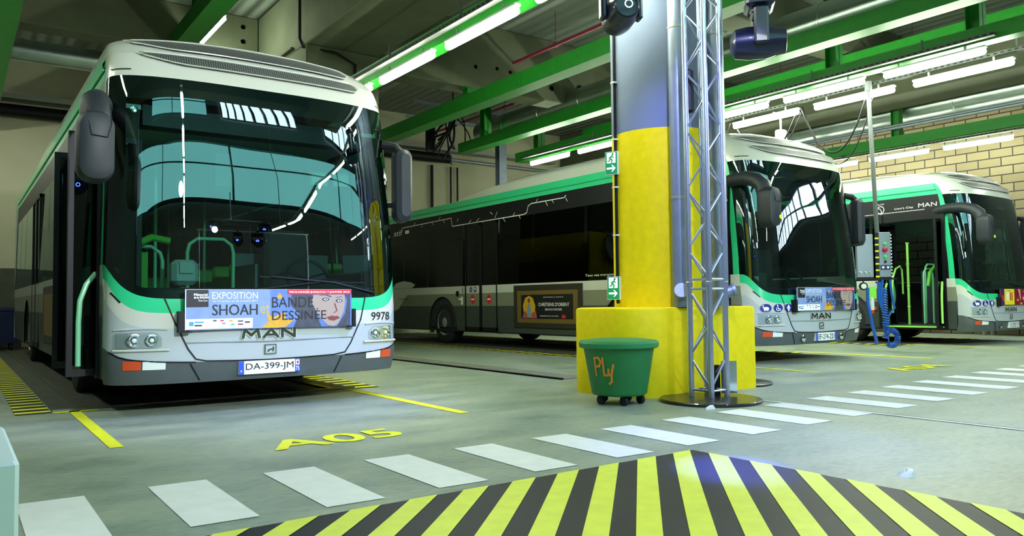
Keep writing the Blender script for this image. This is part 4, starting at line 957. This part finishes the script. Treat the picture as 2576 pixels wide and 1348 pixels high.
    for j in range(2):
        y = DOOR2[0]+j*.625; lf = MB(); 
        lf.box(0, .05, y, y+.05, .33, 2.62).box(0, .05, y+.575, y+.625, .33, 2.62).box(0, .05, y, y+.625, 2.57, 2.62).box(0, .05, y, y+.625, .33, .4)
        dl = lf.build('middle_door_leaf', BLK, B, smooth=False)
        MB().box(.015, .03, y+.05, y+.575, 1.285, 2.57).build('door_glass', GLD, dl, smooth=False)
        MB().box(.005, .03, y+.05, y+.575, 1.12, 1.285).build('white_door_band', WHITE, dl, smooth=False)
        MB().box(.005, .03, y+.05, y+.575, .85, 1.12).build('grey_door_band', GREYP, dl, smooth=False)
        MB().box(.005, .03, y+.05, y+.575, .4, .85).build('dark_door_panel', DARKP, dl, smooth=False)
        if kind != 'A':
            dd = Decal(lambda x, z, l: (.003-.001*l, y+.3125-x, z)); NR = mat('no_entry_red', 'D81C38', .4)
            dd.poly(ell(0, .99, .085, .10, 22), NR, 0).rect(-.06, .06, .975, 1.005, TXTW, 1)
            if j == 1: dd.poly(ell(-.07, 1.2, .05, .06, 16), MT.get('badge_blue', BLK), 0).poly(ell(.1, 1.2, .05, .06, 16), MT.get('badge_blue', BLK), 0).poly(ell(.1, 1.21, .025, .03, 8), TXTW, 1).stroke([(-.08, 1.22), (-.06, 1.19), (-.04, 1.18)], .012, TXTW, 1)
            dd.build('no_entry_sticker', dl)
    # front door: two leaves swung inwards, standing across the opening with their edges outside
    for j, yy in enumerate((DOOR1[0]+.05, DOOR1[1]-.05)):
        dl = leaf(.60).build('front_door_leaf', BLK, B, smooth=False); dl.location = (-.24, yy, 0); dl.rotation_euler = (0, 0, .12 if j == 0 else -.06)
        MB().box(.045, .555, -.006, .006, .39, 2.40).build('door_glass', GLS, dl, smooth=False)
        if j == 0 or kind == 'C':
            hr = MB().tube([(.22, -.03, 1.22), (.14, -.05, 1.12), (.09, -.06, .98), (.08, -.06, .8), (.08, -.06, .42)], .022, 10)
            hr.build('door_handrail', POLE if kind == 'A' else POLEY, dl)
    MB().box(-.02, .03, DOOR1[0]-.03, DOOR1[0]+.03, .31, 2.62).box(-.02, .03, DOOR1[1]-.03, DOOR1[1]+.03, .31, 2.62).box(-.0, .04, DOOR1[0], DOOR1[1], 2.47, 2.64).build('front_door_frame', BLK, B, smooth=False)
    MB().box(-.01, .12, DOOR1[0], DOOR1[1], .33, .36).build('door_sill', POLEY, B, smooth=False)
    # --- interior
    inn = MB(); inn.box(.06, BW-.06, .6, BL-.05, .345, .37, 0).box(.08, BW-.08, .45, BL-.05, 2.66, 2.7, 1).box(.06, .30, 2.2, BL-.1, 2.35, 2.66, 1).box(BW-.30, BW-.06, 1.9, BL-.1, 2.35, 2.66, 1)
    inn.box(BW-.09, BW-.06, .9, BL-.1, .35, 1.26, 2).box(.06, .09, 2.0, 6.4, .35, 1.26, 2).box(.06, .09, 7.8, BL-.1, .35, 1.26, 2).box(.1, BW-.1, BL-.9, BL-.85, .36, 2.66, 2)
    inn.build('cabin_lining', [INT_F, INT_L, INT_D], B, smooth=False)
    ds = MB().grid(lambda i, j: (.1+(BW-.2)*i, FS(.1+(BW-.2)*i, 1.0, -.05)[1]+.0+.5*j, 1.03+.06*sin(j*PI*.6)-.0+(.09*math.exp(-((i-.78)/.12)**2) if j > .3 else 0)), 30, 6)
    ds.build('dashboard', INT_D, B)
    MB().box(.25, BW-.3, .75, .9, .36, 1.03).build('dashboard_front', INT_D, B, smooth=False)
    MB().box(.3, BW-.3, .42, .62, 2.52, 2.72).build('destination_display_box', BLK, B, smooth=False)
    MB().box(.9, 1.06, .34, .37, 2.02, 2.32).build('hanging_screen', BLK, B, smooth=False)
    sw = MB(); c = Vector((1.98, .88, 1.2)); R_ = Matrix.Rotation(rad(62), 3, 'X')
    sw.tube([tuple(c+R_@Vector((.22*cos(a), .22*sin(a), 0))) for a in np.linspace(0, 2*PI, 28)[:-1]], .016, 8, closed=True)
    for a in (.3, PI-.3, -PI/2): sw.cyl(c, c+R_@Vector((.21*cos(a), .21*sin(a), 0)), .012, 6)
    sw.cyl(c, (1.98, .78, 1.0), .03).build('steering_wheel', BLK, B)
    dsx = MB().bbox(1.72, 2.22, 1.45, 1.57, 1.05, 1.75, .05).bbox(1.72, 2.22, 1.05, 1.55, .92, 1.06, .04).cyl((1.97, 1.3, .36), (1.97, 1.3, .92), .1)
    dsx.build('driver_seat', mat('driver_seat_dark', '232A30', .8), B, smooth=False)
    MB().box(1.5, 1.53, 1.1, 1.8, .36, 1.35).box(1.5, BW-.1, 1.8, 1.83, .36, 1.5).build('driver_cab_partition', mat('cab_partition_grey', '3F4C50', .6), B, smooth=False)
    tm = MB().bbox(.62, .86, .72, .9, 1.12, 1.36, .04).box(.68, .80, .7, .725, 1.23, 1.34); tm.cyl((.74, .85, .36), (.74, .85, 1.12), .03).build('ticket_machine', mat('ticket_machine_grey', '9DAEA8', .5), B)
    MB().box(.685, .795, .712, .719, 1.245, 1.3).build('machine_screen', BLK, B, smooth=False)
    def hoop(x0, x1, y, zt, z0, r=.018): return [(x0, y, z0), (x0, y, zt-.14), (x0+.02, y, zt-.06), (x0+.1, y, zt), (x1-.1, y, zt), (x1-.02, y, zt-.06), (x1, y, zt-.14), (x1, y, z0)]
    for p in (hoop(.92, 1.38, 1.45, 1.62, .4), hoop(.25, .62, 1.15, 1.5, .4)): MB().tube(p, .019, 10).build('grab_rail', POLE, B)
    MB().tube([(.12, 1.0, 1.15), (.2, 1.0, 1.42), (.5, 1.02, 1.58), (.66, 1.04, 1.55)], .035, 10).build('green_door_guard', SEAT, B)
    for x, y in ((.74, 2.1), (.74, 4.1), (1.75, 4.1), (.74, 6.3), (1.75, 6.3), (.74, 8), (1.75, 8)): MB().cyl((x, y, .36), (x, y, 2.66), .018, 10).build('standing_pole', POLE, B)
    if kind == 'C':
        q_ = MB().cyl((.42, 1.55, .36), (.42, 1.55, 2.05), .025, 12)
        for z in (.72, 1.15, 1.6, 2.03): q_.lathe([(.025, 0), (.034, .005), (.034, .03), (.025, .035)], (.42, 1.55, z), 12)
        q_.build('entrance_pole', POLEY, B)
        MB().tube([(.1, 1.72, .62), (.1, 1.72, 1.1), (.14, 1.72, 1.35), (.25, 1.72, 1.52), (.42, 1.72, 1.58), (.5, 1.72, 1.5), (.52, 1.72, 1.3), (.52, 1.72, 1.0)], .02, 10).build('entrance_rail', POLEY, B)
        o = MB(); o.add([(.11, 1.735, z) for z in ()] or [(.105+.16*sin(PI*t), 1.735, .62+.75*t) for t in np.linspace(0, 1, 12)], [tuple(range(12))]).build('rail_panel', mat('rail_panel_green', '4F9A62', .5), B, smooth=False)
    seat = None
    for y in (3.0, 3.8, 4.9, 5.7, 8.4, 9.2, 10.0):
        for x in (.35, 2.1):
            if x == .35 and y in (5.7,): continue
            if seat is None:
                MBs = MB().bbox(-.21, .21, 0, .42, .42, .5, .03).bbox(-.21, .21, .38, .46, .46, 1.1, .03).box(-.04, .04, .1, .3, 0, .42)
                seat = MBs.build('passenger_seat', SEAT, B, smooth=False); c_ = seat
            else: c_ = seat.copy(); col.objects.link(c_)
            c_.location = (x, y, .365); c_.parent = B
    MB().box(.35, .65, 2.0, 2.04, 1.0, 1.5).build('green_seat_back', SEAT, B, smooth=False)
    for c in WY:
        for x0 in (.03, BW-.5):
            wl = MB()
            n_ = 16; pr = [(c+.62*cos(a), .46+.62*sin(a)) for a in np.linspace(-.2, PI+.2, n_)]
            vs = [(x0, y, z) for y, z in pr]+[(x0+.47, y, z) for y, z in pr]
            wl.add(vs, [(i, i+1, i+1+n_, i+n_) for i in range(n_-1)])
            xi = x0+.47 if x0 < 1 else x0
            wl.add([(xi, y, z) for y, z in pr], [tuple(range(n_))])
            wl.build('wheel_housing', RUB, B)
    # --- wheels
    for c in WY:
        for s in (-1, 1):
            xo = .05 if s < 0 else BW-.05; di = 1 if s < 0 else -1
            R = .475
            wh = MB().lathe([(.29, .0), (.36, -.0), (.44, .012*1), (R, .05), (R, .25), (.44, .29), (.3, .29)] if di > 0 else [(.29, .0), (.36, 0), (.44, -.012), (R, -.05), (R, -.25), (.44, -.29), (.3, -.29)], (xo, c, R), 40, axis='x', cap=False).build('wheel', RUB, B)
            MB().lathe([(.305, .005*di), (.29, .0), (.27, .03*di), (.25, .10*di), (.14, .12*di), (.13, .02*di), (.09, .0), (.001, -.005*di)], (xo, c, R), 32, axis='x', cap=False).build('rim', RIM, wh)
            nt_ = MB()
            for q_ in range(10): a = q_*PI/5; nt_.cyl((xo+.10*di, c+.2*cos(a), R+.2*sin(a)), (xo+.05*di, c+.2*cos(a), R+.2*sin(a)), .014, 6)
            nt_.build('wheel_nuts', TRAY, wh)
    # --- mirrors
    ml = MB()
    ml.tube([(.08, .85, 2.60), (.03, .65, 2.63), (-.03, .42, 2.64), (-.09, .18, 2.62), (-.13, .0, 2.56), (-.14, -.1, 2.48), (-.14, -.14, 2.34)], [.06, .09, .095, .10, .105, .11, .11], 16)
    mm = ml.build('mirror_arm', MIRB, B)
    def rr(x0, x1, y, z0, z1, r):
        P = []
        for cx, cz, a in ((x1-r, z1-r, 0), (x0+r, z1-r, 90), (x0+r, z0+r, 180), (x1-r, z0+r, 270)):
            for i in range(6): t = rad(a+18*i); P.append((cx+r*cos(t), y, cz+r*sin(t)))
        return P
    mh = MB().loft([rr(-.22, -.07, -.33, 1.97, 2.36, .07), rr(-.265, -.03, -.305, 1.91, 2.42, .10), rr(-.28, -.015, -.23, 1.89, 2.45, .12), rr(-.28, -.015, -.13, 1.89, 2.45, .12), rr(-.26, -.035, -.09, 1.92, 2.42, .1)]).build('door_side_mirror', MIRB, B)
    MB().add(rr(-.245, -.05, -.087, 1.94, 2.38, .08), [tuple(range(24))]).build('mirror_glass', CHROME, mh, smooth=False)
    MB().tube([(-.215, -.25, 2.45), (-.21, -.325, 2.34), (-.19, -.34, 2.24), (-.08, -.34, 2.23), (-.05, -.33, 2.34), (-.05, -.27, 2.45)], .004, 5).build('mirror_seam', BLK, mh)
    if kind != 'A': MB().lathe([(.028, 0), (.028, -.006), (.001, -.007)], (-.09, -.333, 2.03), 18, axis='y').build('lime_sticker', mat('lime_sticker', 'B4E01C', .4, emit=.2), mh)
    mr = MB().loft([rr(2.70, 2.80, .14, 1.82, 2.47, .05), rr(2.66, 2.84, .18, 1.77, 2.52, .08), rr(2.655, 2.845, .28, 1.76, 2.53, .08), rr(2.67, 2.83, .32, 1.78, 2.51, .08)]).build('driver_side_mirror', MIRB, B)
    MB().add(rr(2.685, 2.815, .323, 1.8, 2.49, .06), [tuple(range(24))]).build('mirror_glass', CHROME, mr, smooth=False)
    MB().tube([(2.75, .25, 2.48), (2.7, .3, 2.56), (2.58, .36, 2.58)], .05, 10).tube([(2.72, .26, 1.95), (2.63, .36, 1.95)], .03, 8).build('mirror_bracket', BLK, B)
    # wipers
    for p0, p1, p2 in (((.75, 1.02), (1.15, 1.06), (1.75, 1.13)), ((2.35, 1.03), (1.9, 1.13), (1.3, 1.18))):
        MB().tube([FS(*p0, .03), FS(*p1, .035), FS(*p2, .03)], .008, 6).tube([FS(p1[0]-(.35 if p0[0] < 1 else -.35), p1[1]-.0, .015), FS(p1[0], p1[1], .018), FS(p2[0]+(.1 if p0[0] < 1 else -.1), p2[1], .015)], .006, 5).build('wiper', BLK, B)
    c = FS(.2, 2.62, -.02); MB().lathe([(.001, 0), (.03, 0), (.03, -.012), (.02, -.014)], c, 18, axis='y').build('round_sensor', CHROME, B)
    d = Decal(mapf(-.008)); d.poly(ell(.055, 1.22, .03, .035, 16), mat('round_sticker_orange', 'E0982A', .5), 0); d.build('windscreen_sticker', B)
    MB().bbox(-.02, .02, 2.0, 2.08, .66, .74, .015).build('side_marker', ORANGE, B)
    # --- flank graphics
    d = Decal(lambda y, z, l: (BW/2-hwf(z)-.004-.001*l, y, z))     # y runs backwards, so text is mirrored through -y
    NF = lambda: Decal(lambda y, z, l: (BW/2-hwf(z)-.004-.001*l, y, z))
    ft = lambda t, ya, yb_, z0, z1, m_, lay=1, b=0: d.m.setdefault(m_.name, (m_, MB()))[1].add([d.fn(-x, z, lay) for x, z in fit_text(t, -ya, -yb_, z0, z1, b)[0]], fit_text(t, -ya, -yb_, z0, z1, b)[1])
    if kind != 'A':
        ft('stif', 11.15, 10.7, 2.62, 2.76, TXTW, 1, .02); d.rect(10.35, 10.55, 2.64, 2.72, TXTW, 1)
        d.build('side_logo', B); d = NF()
        d.stroke([(10.75, 2.72), (10.7, 2.80), (8.35, 2.83), (8.3, 2.64), (5.6, 2.645), (5.5, 2.67), (5.45, 2.80), (5.35, 2.835), (4.35, 2.835), (4.3, 2.87)], .016, TXTW, 1)
        for y, z, dy, dz in ((10.1, 2.83, -.06, .05), (9.7, 2.79, .0, -.06), (9.2, 2.80, -.05, -.05), (8.9, 2.85, -.06, .05), (8.7, 2.81, -.05, -.06), (8.1, 2.73, -.05, .06), (7.6, 2.66, -.08, .05), (7.3, 2.66, -.1, .06), (7.05, 2.63, -.04, -.04), (6.6, 2.67, -.08, .12), (6.7, 2.76, .08, .05), (6.3, 2.63, -.07, -.07), (5.95, 2.66, -.05, .05), (5.75, 2.63, -.04, -.05), (5.2, 2.85, -.05, .05), (4.9, 2.82, -.06, -.08), (4.7, 2.82, -.04, -.05), (4.3, 2.82, -.04, -.06)):
            d.stroke([(y, z), (y+dy, z+dz)], .012, TXTW, 1)
        d.build('route_line_graphic', B); d = NF()
        ft('Tous vos transports sur vianavigo.com', 3.75, 2.2, 1.345, 1.40, TXTW, 1)
        d.build('side_slogan', B); d = NF()
        ft('hybride', 10.85, 10.35, .98, 1.06, TXTK, 1)
        d.poly([(11.2, 1.29), (11.0, 1.42), (10.6, 1.47), (10.2, 1.43), (9.98, 1.36), (10.15, 1.29)], WHITE, 1)
        d.poly([(11.3, 1.12), (11.1, .72), (10.85, .78), (10.6, 1.0), (10.4, 1.12)], WHITE, 0)
        d.build('bubble_graphic', B); d = NF()
        ft('MAN', 1.10, .74, 2.72, 2.80, TXTW, 1); ft("Lion's City", 1.58, 1.2, 2.71, 2.76, TXTW, 1)
        d.stroke([(1.88+.075*cos(a), 2.745+.075*sin(a)) for a in np.linspace(0, 2*PI, 18)], .014, TXTW, 1).stroke([(1.98, 2.79), (1.89, 2.77), (1.86, 2.72), (1.87, 2.65)], .012, TXTW, 1)
        ft('RATP', 1.99, 1.80, 2.845, 2.87, TXTW, 1, .02); d.stroke([(2.25, 2.66), (.98, 2.672)], .008, TXTW, 1)
        d.build('maker_and_operator_lettering', B); d = NF()
        SR = mat('stif_red', 'E0392B', .4); d.rect(2.35, 2.72, 1.42, 1.54, SR, 1); ft('stif', 2.66, 2.40, 1.45, 1.52, TXTW, 2, .03)
        d.build('red_side_label', B); d = NF()
        d.poly(ell(8.05, 1.12, .07, .07, 14), BLK, 1).rect(7.85, 8.0, .98, 1.02, TXTW, 1).rect(7.82, 7.9, .88, 1.05, TXTW, 2).rect(7.80, 7.86, 1.14, 1.25, TRAY, 1)
        d.poly(ell(2.0, 1.25, .02, .02, 8), BLK, 1)
        d.build('door_side_stickers', B)
        # framed poster on the flank
        pf = MB().bbox(-.012, .01, 3.82, 5.92, .42, 1.25, .01).build('side_advert_frame', mat('advert_frame_dark', '2A2622', .5), B, smooth=False)
        dd = Decal(lambda y, z, l: (-.014-.001*l, y, z)); GO = mat('advert_dark_gold', '6A5628', .5, noise=.2); DK = mat('advert_black', '14141C', .4)
        dd.rect(3.95, 5.79, .52, 1.14, GO).rect(4.08, 5.66, .60, 1.06, DK, 1)
        a_ = [(5.55, .62), (5.6, .85), (5.52, 1.0), (5.4, 1.04), (5.28, 1.0), (5.2, .85), (5.22, .62)]
        dd.poly(a_, mat('advert_glow_yellow', 'C89A1E', .5), 2).poly([(5.62, .61), (5.55, .75), (5.45, .7), (5.4, .61)], mat('advert_rose', 'A84A50', .5), 3).poly([(5.35, .61), (5.3, .72), (5.18, .75), (5.15, .61)], MT['advert_rose'], 3)
        dd.poly([(5.46, .64), (5.45, .84), (5.40, .92), (5.35, .84), (5.33, .64)], mat('advert_robe_blue', '6A8AA8', .5), 4).poly(ell(5.4, .95, .04, .045, 12), mat('advert_face_brown', '6A4A30', .5), 5)
        for t, z0, z1, ya, yb_, b_ in (("CHRÉTIENS D'ORIENT", .84, .92, 5.1, 4.18, .0), ("2000 ANS D'HISTOIRE", .76, .80, 4.9, 4.4, 0), ('EXPOSITION À L INSTITUT', 1.0, 1.02, 4.95, 4.35, 0), ('INSTITUT DU MONDE', .645, .665, 5.05, 4.5, 0)):
            v, f = fit_text(t, -ya, -yb_, z0, z1, b_); dd.m.setdefault('white_lettering', (TXTW, MB()))[1].add([dd.fn(-x, z, 3) for x, z in v], f)
        dd.rect(4.3, 4.4, .62, .68, MT['no_entry_red'], 3)
        dd.build('side_advert_print', pf)
    else:
        d.rect(4.0, 5.7, .45, 1.2, mat('advert_frame_dark', '2A2622', .5), 1).rect(4.15, 5.55, .55, 1.1, mat('advert_dark_gold', '6A5628', .5), 2)
        d.build('flank_advert', B); d = NF(); d.rect(2.0, 2.35, 1.62, 2.05, BLK, 1); d.build('dark_side_sticker', B)
    return bus
LENSW2 = mat('bulb_glass', 'F4F8FF', .15, metal=.3)
SEAT2 = mat('advert_salmon', 'E08A7A', .5)
mat('badge_blue', '1B2A8A', .4); mat('no_entry_red', 'D81C38', .4)
make_bus('A', 1.03, 6.98, 'nearest bus at left with number 9978 and a blue comic exhibition advert')
make_bus('B', 9.08, 6.68, 'middle bus behind the yellow column, number 4093, plate EF-274-ZD')
make_bus('C', 15.6, 6.75, 'farthest bus at right with open front door and a red and yellow advert')
